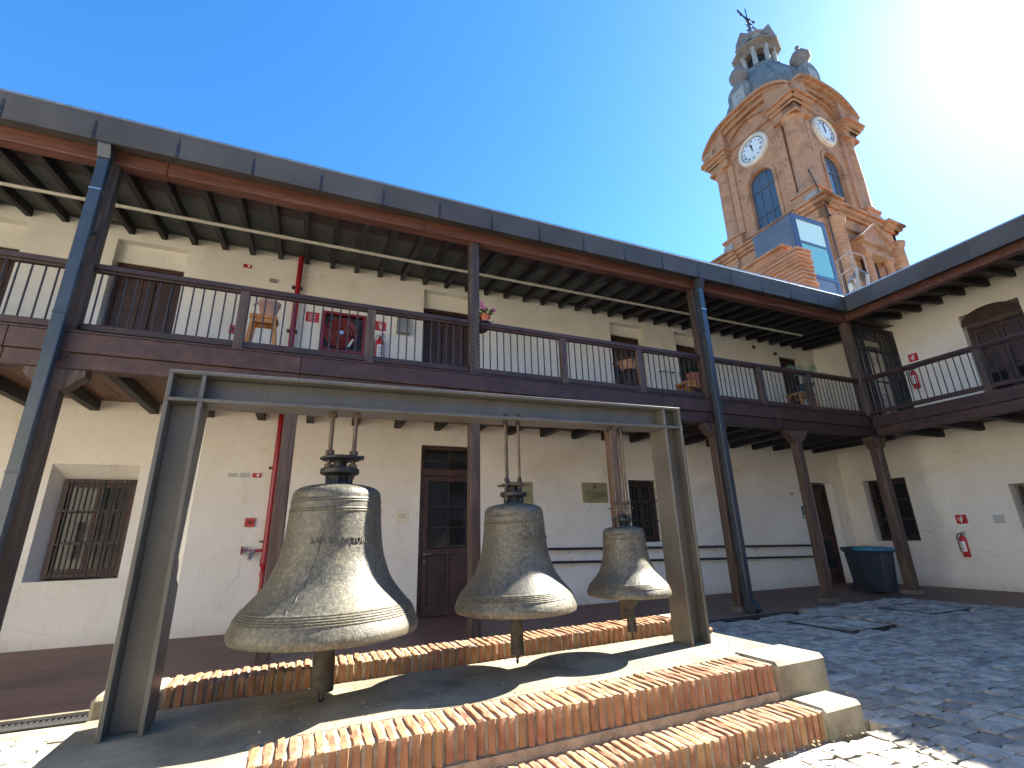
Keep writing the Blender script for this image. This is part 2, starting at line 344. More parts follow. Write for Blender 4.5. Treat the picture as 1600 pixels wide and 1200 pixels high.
def single(name,mb,mat,label,cat,loc,group=None,smooth=False,bevel=0,tilt=False):
    me=mesh_from(name,mb,mat,loc,smooth,bevel,tilt); o=link(name,me,None,loc); o['label']=label; o['category']=cat
    if group: o['group']=group
    return o
def struct(name,mb,mat,kind='structure',smooth=False):
    o=part(name,mb,mat,None,smooth); o['kind']=kind; return o
def text_mesh(s,size,depth=.004,align='CENTER'):
    cu=bpy.data.curves.new('t','FONT'); cu.body=s; cu.size=size; cu.extrude=depth; cu.align_x=align; cu.align_y='CENTER'
    ob=bpy.data.objects.new('t',cu); COL.objects.link(ob); me=bpy.data.meshes.new_from_object(ob.evaluated_get(bpy.context.evaluated_depsgraph_get()))
    vs=[tuple(v.co) for v in me.vertices]; fs=[tuple(p.vertices) for p in me.polygons]
    bpy.data.objects.remove(ob); bpy.data.curves.remove(cu); bpy.data.meshes.remove(me); return vs,fs
rnd=random.uniform
def zf(x): return -1.634-.0055*x          # corridor floor height

# ---------------------------------------------------------------- ground
W=11.63; WX=17.83; GZ=-1.66
g=MB().add([(-120,-120,-1.80),(160,-120,-1.80),(160,160,-1.80),(-120,160,-1.80)],[(0,1,2,3)]); struct('ground',g,'joint')
g=MB(); 
for a,b in ((-14,18.2),): g.add([(a,11.9,zf(a)),(a,5.2,zf(a)),(b,5.2,zf(b)),(b,11.9,zf(b))],[(0,1,2,3)])
# corridor floor is cut to its real outline below
g=MB()
def fl(x0,x1,y0,y1): g.add([(x0,y0,zf(x0)),(x1,y0,zf(x1)),(x1,y1,zf(x1)),(x0,y1,zf(x0)),(x0,y0,-1.8),(x1,y0,-1.8)],[(0,1,2,3),(4,5,1,0)])
fl(-14,-1.45,7.16,12.2); fl(-1.45,5.0,5.1,12.2); fl(5.0,13.9,8.24,12.2); fl(13.9,18.3,-12,12.2)
g.add([(13.9,-12,-1.8),(13.9,8.24,-1.8),(13.9,8.24,zf(13.9)),(13.9,-12,zf(13.9))],[(0,1,2,3)])
g.add([(5,5.1,-1.8),(5,8.24,-1.8),(5,8.24,zf(5)),(5,5.1,zf(5))],[(0,1,2,3)])
struct('corridor_floor',g,'floor')
g=MB(); g.box(-14,-1.46,7.10,7.16,-1.79,-1.612); g.box(-14,-1.46,6.50,6.78,-1.79,-1.645)
g.box(5.02,9.8,8.10,8.24,-1.79,-1.66); struct('drain_kerb',g,'concrete')
g=MB().add([(-14,-12,-1.735),(13.9,-12,-1.735),(13.9,8.24,-1.735),(-14,8.24,-1.735)],[(0,1,2,3)]); struct('courtyard_bed',g,'joint')
# cobbles
court=link('cobbled_court',None); court['kind']='structure'
def stone(seed,lx,ly):
    rg=random.Random(seed); mb=MB(); nx,ny=4,4; h=.11
    for j in range(ny+1):
        for i in range(nx+1):
            u,v=i/nx,j/ny; ex=min(u,1-u,v,1-v)
            x=(u-.5)*lx; y=(v-.5)*ly
            if i in(0,nx): x+=rg.uniform(-.012,.010)*(1 if i else -1)*-1
            if j in(0,ny): y+=rg.uniform(-.010,.010)
            if i in(0,nx) and j in(0,ny): x*=.965; y*=.95
            z=h+rg.uniform(-.005,.005)+(0 if ex>0 else -.011)
            mb.v.append((x,y,z))
    for j in range(ny):
        for i in range(nx):
            a=j*(nx+1)+i; mb.f.append((a,a+1,a+nx+2,a+nx+1))
    rim=[i for i in range(nx+1)]+[(nx+1)*j+nx for j in range(1,ny+1)]+[(nx+1)*ny+i for i in range(nx-1,-1,-1)]+[(nx+1)*j for j in range(ny-1,0,-1)]
    o=len(mb.v); mb.v+=[(mb.v[i][0]*1.02,mb.v[i][1]*1.02,0) for i in rim]
    n=len(rim)
    for k in range(n): mb.f.append((rim[k],o+k,o+(k+1)%n,rim[(k+1)%n]))
    return mb
SX,SY=.305,.215
smb=[stone(i,SX*.965,SY*.95) for i in range(10)]
sme=[mesh_from('cobblestone',m_,'cobble',smooth=True) for m_ in smb]
holes=[(8.55,9.75,6.0,7.2),(11.55,12.95,6.35,7.4)]
spots=[]
x=4.95-40*SX
col_i=0
while x<13.75:
    y=-7+rnd(0,SY)
    while y<8.05:
        ly=SY*rnd(.85,1.25)
        yc=y+ly/2; ok=True
        if -1.46<x<4.80 and yc>2.95: ok=(yc<3.22)
        if x<-1.44 and yc>6.45: ok=False
        if x<-1.2 and x>-1.5 and yc>3: ok=False
        if 5<x<9.9 and yc>7.74: ok=False
        for h in holes:
            if h[0]-.14<x<h[1]+.14 and h[2]-.07<yc<h[3]+.07: ok=False
        # only where a camera near the photograph's place can see the court
        if x<4.9 and x>-1.5 and yc<1.2: ok=False
        if x<-1.5 and (yc<3.0 or x<-6): ok=False
        if x>4.9 and yc<-3: ok=False
        if ok: spots.append((x+rnd(-.012,.012),yc,ly/SY))
        y+=ly
    x+=SX
spots.sort(key=lambda s:math.hypot(s[0],s[1]) + (6 if s[0]<-1.5 else 0) + (5 if s[1]<.9 else 0))
rest=MB()
for i,(x,y,s) in enumerate(spots):
    k=random.randrange(10); zz=-1.735+rnd(-.005,.005); sgn=random.choice((-1,1))
    if i<290:
        o=link('cobblestone',sme[k],court,(x,y,zz)); o.scale=(rnd(.95,1.0),s*rnd(.95,1.0),1); o.rotation_euler=(rnd(-.01,.01),rnd(-.01,.01),rnd(-.03,.03)+(math.pi if sgn<0 else 0))
    else:
        mb=smb[k]; rest.add([(x+a*sgn,y+b*s*sgn,zz+c) for a,b,c in mb.v],mb.f)
ro=part('cobblestone_field',rest,'cobble',court,smooth=True,kind='stuff')
# colour of the joined cobbles varies by cell
m,t,b=newmat('grey_cobble_field',.7); v=coord(t)
vo=N(t,'ShaderNodeTexVoronoi',Scale=3.0); t.links.new(coord(t,(1.0/(SX/.33*K),1.0/(SY/.33*K),1),'Object'),vo.inputs['Vector'])
n=N(t,'ShaderNodeTexNoise',Scale=9,Detail=8); t.links.new(v,n.inputs['Vector'])
c=ramp(t,n.outputs[0],[(.35,(.22,.20,.165)),(.5,(.35,.315,.255)),(.65,(.48,.43,.34))]); sp_=N(t,'ShaderNodeSeparateColor'); t.links.new(vo.outputs['Color'],sp_.inputs[0])
hs=N(t,'ShaderNodeHueSaturation'); mr=N(t,'ShaderNodeMapRange'); mr.inputs[3].default_value=.72; mr.inputs[4].default_value=1.28; t.links.new(sp_.outputs[0],mr.inputs[0]); t.links.new(mr.outputs[0],hs.inputs['Value']); t.links.new(c,hs.inputs['Color']); t.links.new(hs.outputs[0],b.inputs['Base Color'])
n2=N(t,'ShaderNodeTexNoise',Scale=16,Detail=8); t.links.new(v,n2.inputs['Vector']); bump(t,b,n2.outputs[0],.6,.012)
ro.data.materials[0]=m
# gravel and dry leaves in the joints
lm=MB(); T0=lambda x:.016*(x-1.5)
for i in range(420):
    x,y=(rnd(2.2,4.9),rnd(2.2,3.25)) if i<150 else (rnd(4.9,10),rnd(1.5,7.8))
    s=rnd(.012,.03); a=rnd(0,6.28); z=-1.612+rnd(-.01,.01)
    lm.add([(x+s*math.cos(a),y+s*math.sin(a),z+rnd(0,.012)),(x-s*.5*math.sin(a),y+s*.5*math.cos(a),z+.01),(x-s*math.cos(a),y-s*math.sin(a),z+rnd(0,.012)),(x+s*.5*math.sin(a),y-s*.5*math.cos(a),z)],[(0,1,2,3)])
for i in range(70):
    x,y=rnd(-.1,4.5),rnd(3.14,3.23); 
    if x<4.8: s=rnd(.008,.022); z=-1.60+rnd(-.01,.015); lm.add([(x,y,z),(x+s,y,z+rnd(0,.02)),(x+s*.5,y+s,z+.012)],[(0,1,2)])
for i in range(220):
    x,y=rnd(-1.2,4.6),rnd(4.0,5.1); s=rnd(.005,.016); z=-1.178+T0(x); a=rnd(0,6.28)
    lm.add([(x+s*math.cos(a),y+s*math.sin(a),z),(x-s*math.sin(a)*.5,y+s*.5*math.cos(a),z+rnd(.003,.012)),(x-s*math.cos(a),y-s*math.sin(a),z)],[(0,1,2)])
for i in range(160):
    x=rnd(-.9,4.3); y=5.10-abs(rnd(0,.05)); s=rnd(.006,.018); z=-1.177+T0(x); lm.add([(x,y,z),(x+s,y,z+rnd(.004,.02)),(x+s*.3,y-s,z)],[(0,1,2)])
M['litter']=noisy('dry_leaf_litter',(.22,.12,.05),(.50,.40,.24),9,.8,bs=0,lo=.3,hi=.7)
struct('leaf_litter',lm,'litter','stuff')
# inspection covers in the court
for (x0,x1,y0,y1),lab in zip(holes,('square stone inspection cover in the cobbles nearer the bells','square stone inspection cover in the cobbles nearer the corner post')):
    t_=thing('inspection_cover',lab,'cover',((x0+x1)/2,(y0+y1)/2,-1.70),'inspection covers in the cobbles')
    mb=MB(); e=.016
    for a in ((x0,x1,y0,y0+e),(x0,x1,y1-e,y1),(x0,x0+e,y0+e,y1-e),(x1-e,x1,y0+e,y1-e)): mb.box(*a,-1.73,-1.624)
    part('cover_frame',mb,'cobweb',t_)
    nx=4
    for i in range(nx):
        for j in range(4):
            dx=(x1-x0-2*e-.03)/nx; dy=(y1-y0-2*e-.03)/4
            part('stone',MB().box(x0+e+.02+i*dx,x0+e+.005+(i+1)*dx,y0+e+.02+j*dy,y0+e+.005+(j+1)*dy,-1.72,-1.622+rnd(-.006,.006)),'cobble',t_,bevel=.012)
# drains
for lab,x0,x1,y0,y1,z in (('slotted metal drain grate on the ground left of the bell frame',-9,-1.48,6.80,7.08,-1.63),('long dark drain grate along the edge of the cobbles by the tall blue downpipe',5.05,9.7,7.86,8.08,-1.64)):
    t_=thing('drain_grate',lab,'drain',(x1 if x1<0 else x0,(y0+y1)/2,z))
    mb=MB(); mb.box(x0,x1,y0,y0+.025,z-.05,z); mb.box(x0,x1,y1-.025,y1,z-.05,z); part('grate_frame',mb,'iron',t_)
    s0=max(x0,-4.2); mb=MB(); x=s0; n=0; st=.048
    me=mesh_from('grate_bar',MB().box(0,.018,y0+.027-(y0+y1)/2,y1-.027-(y0+y1)/2,-.03,-.004),'cobweb')
    while x<x1-.03 and n<100: link('grate_bar',me,t_,(x-t_.location.x,0,0)); x+=st; n+=1
# stone hatch in the corridor floor
single('floor_hatch',MB().box(2.30,3.15,8.05,8.75,zf(2.7)-.01,zf(2.7)+.012),'terracotta','pale square hatch in the brick floor behind the middle bell','hatch',(2.7,8.4,zf(2.7)))
bpy.data.objects['floor_hatch'].data.materials[0]=noisy('pale_stone_hatch',(.22,.17,.14),(.30,.235,.19),5,.8)

# ---------------------------------------------------------------- buildings
def wall_cells(mb,u0,u1,z0,z1,holes,d0,d1,axis):
    us=sorted({u0,u1,*[h[0] for h in holes],*[h[1] for h in holes]}); zs=sorted({z0,z1,*[h[2] for h in holes],*[h[3] for h in holes]})
    us=[u for u in us if u0<=u<=u1]; zs=[z for z in zs if z0<=z<=z1]
    def solid(i,j):
        if not(0<=i<len(us)-1 and 0<=j<len(zs)-1): return False
        uc,zc=(us[i]+us[i+1])/2,(zs[j]+zs[j+1])/2
        return not any(h[0]<uc<h[1] and h[2]<zc<h[3] for h in holes)
    P=(lambda u,d,z:(u,d,z)) if axis=='y' else (lambda u,d,z:(d,u,z))
    for i in range(len(us)-1):
        for j in range(len(zs)-1):
            if not solid(i,j): continue
            a,b,c,d=us[i],us[i+1],zs[j],zs[j+1]
            mb.add([P(a,d0,c),P(b,d0,c),P(b,d0,d),P(a,d0,d)],[(0,1,2,3)])
            if not solid(i-1,j): mb.add([P(a,d0,c),P(a,d1,c),P(a,d1,d),P(a,d0,d)],[(0,1,2,3)])
            if not solid(i+1,j): mb.add([P(b,d0,c),P(b,d1,c),P(b,d1,d),P(b,d0,d)],[(0,1,2,3)])
            if not solid(i,j-1): mb.add([P(a,d0,c),P(b,d0,c),P(b,d1,c),P(a,d1,c)],[(0,1,2,3)])
            if not solid(i,j+1): mb.add([P(a,d0,d),P(b,d0,d),P(b,d1,d),P(a,d1,d)],[(0,1,2,3)])
    # back sheet so that no light leaks in
    return mb
B1=thing('gallery_building','two storey cream building with a dark timber gallery running behind the bells','building',(4,W,-1.65))
B2=thing('gallery_building','cream building wing on the right meeting the long gallery at the corner','building',(WX,5,-1.73))
# openings (x0,x1,z0,z1)
LO=[(-4.42,-3.06,-.53,1.54),(2.49,3.92,-1.66,2.22),(8.47,9.53,-.22,1.49),(16.08,17.15,-1.74,1.55)]
UP=[(-7.4,-5.86,3.0,6.5),(-4.34,-3.02,3.0,6.48),(2.44,3.86,3.0,6.5),(8.38,9.65,3.0,6.46),(10.98,12.1,3.0,6.5),(15.86,16.8,3.0,6.22)]
mb=MB(); wall_cells(mb,-14,WX+.4,-1.8,2.87,LO,W-.05,W+.5,'y'); wall_cells(mb,-14,WX+.4,2.87,7.2,UP,W,W+.5,'y')
mb.add([(-14,W-.05,2.87),(WX,W-.05,2.87),(WX,W,2.90),(-14,W,2.90)],[(0,1,2,3)])
mb.add([(-14,W+.62,-1.8),(22,W+.62,-1.8),(22,W+.62,7.3),(-14,W+.62,7.3)],[(0,1,2,3)])
part('wall',mb,'plaster',B1)
WL=[(9.59,10.92,-.42,1.54),(5.4,7.12,-.4,1.05)]
mb=MB(); wall_cells(mb,-12,W+.4,-1.9,2.87,WL,WX-.05,WX+.5,'x')
A0,A1,AZ=5.62,7.0,6.05
wall_cells(mb,-12,W+.4,2.87,7.2,[(A0,A1,3.0,AZ),(2.2,3.6,3.0,6.2),(-.6,.8,3.0,6.2)],WX,WX+.5,'x')
mb.add([(WX-.05,-12,2.87),(WX-.05,W,2.87),(WX,W,2.90),(WX,-12,2.90)],[(0,1,2,3)])
mb.add([(WX+.62,-12,-1.9),(WX+.62,W+1,-1.9),(WX+.62,W+1,7.3),(WX+.62,-12,7.3)],[(0,1,2,3)])
part('wall',mb,'plaster',B2)
# arch head above the big upper door of the wing
mb=MB(); n=16; c=(A0+A1)/2; r=(A1-A0)/2
pts=[(A0,AZ)]+[(c-r*math.cos(math.pi*k/n),AZ-.34+.42*math.sin(math.pi*k/n)) for k in range(1,n)]+[(A1,AZ)]
mb.prism([(A0,AZ-.34)]+pts[1:-1]+[(A1,AZ-.34)],WX-.012,WX+.01,'yz'); part('door_arch_panel',mb,'wood',B2)
def door(B,x0,x1,z0,z1,y,leaves=2,lowglass=True,axis='y',name='door',glass='glass'):
    """panelled door set in its frame"""
    P=(lambda mb,a,b,c,d,e,f:mb.box(a,b,c,d,e,f)) if axis=='y' else (lambda mb,a,b,c,d,e,f:mb.box(c,d,a,b,e,f))
    fr=MB(); P(fr,x0,x0+.07,y-.06,y+.1,z0,z1); P(fr,x1-.07,x1,y-.06,y+.1,z0,z1); P(fr,x0+.07,x1-.07,y-.06,y+.1,z1-.09,z1)
    d=part(name,fr,'wood',B)
    lw=(x1-x0-.14)/leaves
    for k in range(leaves):
        a=x0+.07+k*lw+.006; b=a+lw-.012; lf=MB()
        st=.10
        P(lf,a,a+st,y-.03,y+.03,z0+.02,z1-.1); P(lf,b-st,b,y-.03,y+.03,z0+.02,z1-.1)
        zs=[z0+.02,z0+.35,z0+(z1-z0)*.42,z1-.24]
        for zc in zs: P(lf,a+st,b-st,y-.03,y+.03,zc,zc+.13)
        P(lf,a+st,b-st,y+.005,y+.02,z0+.1,z0+.4)
        part('door_leaf',lf,'wood',d)
        pn=MB(); P(pn,a+st+.02,b-st-.02,y-.012,y+.015,zs[2]+.15,z1-.25)
        for q in (.33,.66):
            zc=zs[2]+.13+(z1-.24-zs[2]-.13)*q; P(pn,a+st,b-st,y-.025,y+.02,zc,zc+.04)
        part('upper_panel',pn,'wood',d)
        gl=MB(); P(gl,a+st,b-st,y-.005,y+.004,z0+.48,zs[2]); part('glass_pane',gl,glass,d)
    return d
for i,(x0,x1,z0,z1) in enumerate(UP):
    zt=(5.95,6.02,6.06,6.13,6.15,6.20)[i]; door(B1,x0+.03,x1-.03,3.12,zt,W+.30 if i<5 else W+.12)
    if zt<z1-.05: part('door_lintel',MB().box(x0,x1,W+.2,W+.45,zt,z1),'plaster',B1)
part('door_lintel',MB().box(A0,A0+.01,0,0,0,0),'plaster',B2) if False else None
dA=door(B2,A0+.03,A1-.03,3.12,AZ-.36,WX+.25,axis='x'); 
for a in ((2.2,3.6),(-.6,.8)): door(B2,a[0]+.03,a[1]-.03,3.12,6.15,WX+.25,axis='x')
# glazed entrance door between the first two bells
x0,x1,z0,z1=LO[1]; y=W+.06; zt=1.53
fr=MB()
for a in ((x0+.01,x0+.09,z0,z1),(x1-.09,x1-.01,z0,z1),(x0+.09,x1-.09,z1-.1,z1),(x0+.09,x1-.09,zt-.05,zt+.12)): fr.box(a[0],a[1],y-.06,y+.1,a[2],a[3])
d=part('door',fr,'wood',B1,bevel=.006,label='brown wooden door with glazed panes and a transom window')
a,b=x0+.095,x1-.095
lf=MB(); s=.13; zg=-.20
for q in ((a,a+s,z0+.02,zt-.06),(b-s,b,z0+.02,zt-.06),(a+s,b-s,zt-.18,zt-.06),(a+s,b-s,zg-.14,zg),(a+s,b-s,z0+.02,z0+.24),((a+b)/2-.035,(a+b)/2+.035,z0+.24,zg-.14)): lf.box(q[0],q[1],y-.035,y+.03,q[2],q[3])
part('door_leaf',lf,'wood',d,bevel=.006)
for q in ((a+s,(a+b)/2-.035),((a+b)/2+.035,b-s)): part('lower_panel',MB().box(q[0]+.01,q[1]-.01,y-.02,y+.02,z0+.25,zg-.15),'wood',d)
zz=[zg,zg+.475,zg+.95,zt-.18]; xx=[a+s,(a+b)/2,b-s]
gb=MB()
for q in zz[1:3]: gb.box(xx[0],xx[2],y-.03,y+.02,q-.012,q+.012)
gb.box(xx[1]-.012,xx[1]+.012,y-.031,y+.021,zg,zt-.18); gb.box(xx[1]-.014,xx[1]+.014,y-.03,y+.02,zt+.12,z1-.1); gb.box(x0+.09,x1-.09,y-.029,y+.019,1.835,1.86)
part('glazing_bar',gb,'wood',d)
for i in range(2):
    for j in range(3): part('glass_pane',MB().box(xx[i]+.013,xx[i+1]-.013,y-.003,y+.003,zz[j]+.013,zz[j+1]-.013),'glass',d)
    for j in range(2): part('glass_pane',MB().box([x0+.09,xx[1]+.015][i],[xx[1]-.015,x1-.09][i],y-.003,y+.003,(zt+.12,1.862)[j],(1.833,z1-.1)[j]),'glass',d)
mb=MB().tube([(a+.065,y-.035,-.32),(a+.065,y-.10,-.32),(a+.24,y-.10,-.325)],.014,8); mb.lathe([(.035,0),(.035,.02)],(a+.065,y-.056,-.32),12,'y'); mb.lathe([(.028,0),(.028,.02)],(a+.065,y-.056,-.48),12,'y')
part('handle',mb,'brass',d,smooth=True)
# barred window, left
def window(B,x0,x1,z0,z1,y,nb,axis='y',mid=True,bars=True):
    Q=(lambda mb,a,b,c,d,e,f:mb.box(a,b,c,d,e,f)) if axis=='y' else (lambda mb,a,b,c,d,e,f:mb.box(c,d,a,b,e,f))
    fr=MB(); t=.085
    for q in ((x0,x0+t,z0,z1),(x1-t,x1,z0,z1),(x0+t,x1-t,z0,z0+t),(x0+t,x1-t,z1-t,z1)): Q(fr,q[0],q[1],y-.05,y+.06,q[2],q[3])
    w_=part('window',fr,'wood',B,bevel=.006); xm=(x0+x1)/2
    sash=MB(); 
    for a,b in ((x0+t,xm),(xm,x1-t)):
        for q in ((a,a+.06,z0+t,z1-t),(b-.06,b,z0+t,z1-t),(a+.06,b-.06,z0+t,z0+t+.07),(a+.06,b-.06,z1-t-.07,z1-t)): Q(sash,q[0]+.003,q[1]-.003,y-.02,y+.03,q[2],q[3])
        for k in (1,2):
            zc=z0+t+(z1-z0-2*t)*k/3; Q(sash,a+.06,b-.06,y-.012,y+.012,zc-.012,zc+.012)
    part('sash',sash,'wood',w_)
    for a,b in ((x0+t,xm),(xm,x1-t)):
        for k in range(3):
            q0=z0+t+(z1-z0-2*t)*k/3; q1=z0+t+(z1-z0-2*t)*(k+1)/3; g_=MB(); Q(g_,a+.06,b-.06,y-.003,y+.003,q0+.013,q1-.013); part('glass_pane',g_,'glass',w_)
    if bars:
        for k in range(nb):
            xc=x0+t+(x1-x0-2*t)*(k+.5)/nb; m_=MB(); p=((xc,y-.13,z0+.01),(xc,y-.13,z1-.02)) if axis=='y' else ((y-.13,xc,z0+.01),(y-.13,xc,z1-.02))
            part('bar',m_.tube(p,.013,6),'iron',w_)
        m_=MB()
        for k in (1,2):
            zc=z0+(z1-z0)*k/3; Q(m_,x0+.01,x1-.01,y-.135,y-.125,zc-.014,zc+.014)
        part('cross_bar',m_,'iron',w_)
    return w_
window(B1,-4.26,-3.10,-.50,1.28,W+.22,6)
part('window_lintel',MB().add([(-4.42,W-.05,1.54),(-3.06,W-.05,1.54),(-3.06,W+.3,1.28),(-4.42,W+.3,1.28)],[(0,1,2,3)]),'plaster',B1)
part('window_reveal',MB().add([(-4.42,W-.048,-.53),(-4.26,W+.3,-.53),(-4.26,W+.3,1.5),(-4.42,W-.048,1.54)],[(0,1,2,3)]),'plaster',B1)
window(B1,8.48,9.52,-.21,1.48,W+.2,7); window(B2,9.62,10.84,-.41,1.52,WX+.18,8,'x'); window(B2,5.44,7.0,-.39,.98,WX+.2,9,'x')
# lower corner door
door(B1,16.1,16.98,-1.73,1.50,W+.16,1)
mb=MB().add([(17.15,W-.05,-1.8),(16.98,W+.2,-1.8),(16.98,W+.2,1.5),(17.15,W-.05,1.8)],[(0,1,2,3)]); part('door_reveal',mb,'plaster',B1)

# gallery timber: main wing runs in X at Y 8.7, right wing runs in Y at X 15.25
PF=8.70; PX=15.25
ZB=2.55; ZD=3.11; ZR0,ZR1=6.24,6.74
posts=[(-3.67,.20),(-.467,.20),(2.81,.20),(5.99,.20),(9.01,.20),(11.88,.20),(15.25,.25)]
# continue the gallery to the left out of frame
posts_ext=[(-7.2,.20),(-10.8,.20)]
def post(B,x,y,w_,z0,z1,mat,lab=None,name='post'):
    mb=MB().box(x,x+w_,y,y+w_,z0,z1); return part(name,mb,mat,B,bevel=.012,label=lab)
for i,(x,w_) in enumerate(posts+posts_ext):
    z0=zf(x); fh=.10 if i>=4 else -.01; post(B1,x,PF,w_,z0+fh,ZB-.002,'wood_post' if i!=3 else 'wood_old',name='lower_post')
    if i>=4: part('footing_stone',MB().box(x-.06,x+w_+.06,PF-.06,PF+w_+.06,z0-.02,z0+.10),'footing',B1,bevel=.01)
    if i%2==0 and i<7 or i==7:
        post(B1,x,PF-.0,w_,ZD+.003,ZR0-.002,'wood_post',name='upper_post')
        part('post_cover_board',MB().box(x-.01,x+w_+.01,PF-.045,PF-.012,ZB+.18,ZD+.12),'wood',B1)
    # corbel block under the beam
    c=x+w_/2; cb=MB().prism([(c-.36,ZB-.003),(c+.36,ZB-.003),(c+.36,ZB-.10),(c+w_/2+.02,ZB-.34),(c-w_/2-.02,ZB-.34),(c-.36,ZB-.10)],PF-.012,PF+w_+.012)
    part('corbel',cb,'wood_post',B1,bevel=.008)
for y in (4.6,1.2,-2.2,-5.6,-9.0):
    post(B2,PX,y,.2,-1.72,ZB-.002,'wood_post',name='lower_post')
    part('corbel',MB().prism([(y-.26,ZB-.003),(y+.46,ZB-.003),(y+.46,ZB-.10),(y+.22,ZB-.34),(y-.02,ZB-.34),(y-.26,ZB-.10)],PX-.012,PX+.212,'yz'),'wood_post',B2,bevel=.008)
for y in (1.2,-5.6): post(B2,PX,y,.2,ZD+.003,ZR0-.002,'wood_post',name='upper_post')
# floor edge beams in lengths
def lengths(a,b,step):
    out=[]; x=a
    while x<b-.01: out.append((x,min(x+step,b))); x+=step
    return out
for a,b in lengths(-12,15.1,3.9):
    part('edge_board',MB().box(a+.004,min(b,15.17)-.004,PF-.07,PF-.005,2.80,ZD),'wood',B1,bevel=.006)
    part('floor_beam',MB().box(a+.004,b-.004,PF-.03,PF+.2,ZB,2.797),'wood',B1,bevel=.008)
part('floor_beam',MB().box(15.1,15.5,PF-.03,PF+.22,ZB,2.797),'wood',B1)
for a,b in lengths(-11,8.62,3.9):
    part('edge_board',MB().box(PX-.07,PX-.005,a+.004,b-.004,2.80,ZD),'wood',B2,bevel=.006)
    part('floor_beam',MB().box(PX-.03,PX+.2,a+.004,b-.004,ZB,2.797),'wood',B2,bevel=.008)
part('cover_strip',MB().box(-12,15.1,PF-.085,PF-.0,ZD+.002,ZD+.03),'wood',B1)
# joists and deck boards
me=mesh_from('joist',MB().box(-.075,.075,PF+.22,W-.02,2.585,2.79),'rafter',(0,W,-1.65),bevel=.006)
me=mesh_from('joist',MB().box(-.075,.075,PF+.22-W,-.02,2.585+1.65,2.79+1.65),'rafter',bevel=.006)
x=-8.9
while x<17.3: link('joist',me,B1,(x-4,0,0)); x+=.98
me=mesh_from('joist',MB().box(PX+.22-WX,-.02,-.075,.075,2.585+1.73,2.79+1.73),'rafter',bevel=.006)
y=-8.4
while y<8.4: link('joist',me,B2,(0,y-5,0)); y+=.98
for k,(a,b) in enumerate(lengths(-12,WX,.34)):
    if k*0+a<-6.5: continue
    part('deck_board',MB().box(a+.004,b-.004,PF-.02,W,2.80,2.86+.0*rnd(0,1)),'deckboard',B1)
part('deck',MB().box(-12,-6.4,PF-.02,W,2.80,2.86),'deckboard',B1)
part('deck',MB().box(-12,WX,PF+.0,W,2.865,3.108),'wood',B1); part('deck',MB().box(PX,WX,-11,PF-.08,2.80,3.108),'wood',B2)
# balcony railings
def railing(B,a,b,axis,c,rposts,col_gaps,mat='wood'):
    Q=(lambda mb,p,q,r,s,e,f:mb.box(p,q,r,s,e,f)) if axis=='y' else (lambda mb,p,q,r,s,e,f:mb.box(r,s,p,q,e,f))
    h=MB(); Q(h,a,b,c-.07,c+.07,4.265,4.355); Q(h,a,b,c-.045,c+.045,4.22,4.265)
    rl=part('railing',h,mat,B,bevel=.01)
    lo=MB(); Q(lo,a,b,c-.04,c+.04,3.205,3.32); part('bottom_rail',lo,mat,rl,bevel=.008)
    for p in rposts:
        pm=MB(); Q(pm,p-.075,p+.075,c-.06,c+.06,ZD+.002,4.262); part('rail_post',pm,'wood_post',rl,bevel=.008)
    mb=MB().tube([(0,0,3.318),(0,0,4.222)],.0135,6); me=mesh_from('baluster',mb,'bar',(0,0,B.location.z))
    p=a+.09; 
    while p<b-.05:
        if all(abs(p-q)>.10 for q in rposts): 
            q_=p+rnd(-.008,.008); link('baluster',me,rl,(q_-B.location.x,c-B.location.y,0) if axis=='y' else (c-B.location.x,q_-B.location.y,0))
        p+=.158
    return rl
cy=PF+.10
railing(B1,-10,-3.69,'y',cy,[-8.6,-6.1],0); railing(B1,-3.45,2.79,'y',cy,[-1.32,.84],0); railing(B1,3.03,8.99,'y',cy,[5.02,7.10],0); railing(B1,9.23,15.22,'y',cy,[11.05,13.0],0)
cx=PX+.10
railing(B2,1.42,8.66,'x',cx,[5.9,3.9],0); railing(B2,-5.38,1.18,'x',cx,[-.9,-3.0],0)
# roof: eave beam, gutter fascia, rafters, ceiling
for a,b in lengths(-12,15.15,4.6): part('eave_beam',MB().box(a+.003,b-.003,PF-.03,PF+.2,ZR0,ZR1),'wood_red',B1,bevel=.012)
part('eave_beam',MB().box(15.15,15.5,PF-.03,PF+.24,ZR0,ZR1),'wood_red',B1)
for a,b in lengths(-11,8.66,4.6): part('eave_beam',MB().box(PX-.03,PX+.2,a+.003,b-.003,ZR0,ZR1),'wood_red',B2,bevel=.012)
part('eave_trim',MB().box(-12,15.1,PF-.075,PF-.032,ZR1-.16,ZR1-.02),'wood_red',B1,bevel=.008)
GY=8.35; GX=14.9
for k,(a,b) in enumerate(lengths(-11.9,GX,1.16)):
    last=b>=GX-.01
    mb=MB().prism([(GY,6.90),(GY-.02,6.88),(GY,6.39),(PF-.08,6.46),(PF-.08,6.50),(GY+.03,6.43),(GY+.03,6.86)],a+.002,b-.002,'yz'); part('gutter_panel',mb,'gutter',B1)
    if k: part('gutter_joint',MB().box(a-.022,a+.022,GY-.014,GY-.001,6.395,6.83),'iron',B1)
for k,(a,b) in enumerate(lengths(-11,GY,1.16)):
    mb=MB().prism([(GX,6.90),(GX-.02,6.88),(GX,6.39),(PX-.08,6.46),(PX-.08,6.50),(GX+.03,6.43),(GX+.03,6.86)],a+.002,b-.002,'xz'); part('gutter_panel',mb,'gutter',B2)
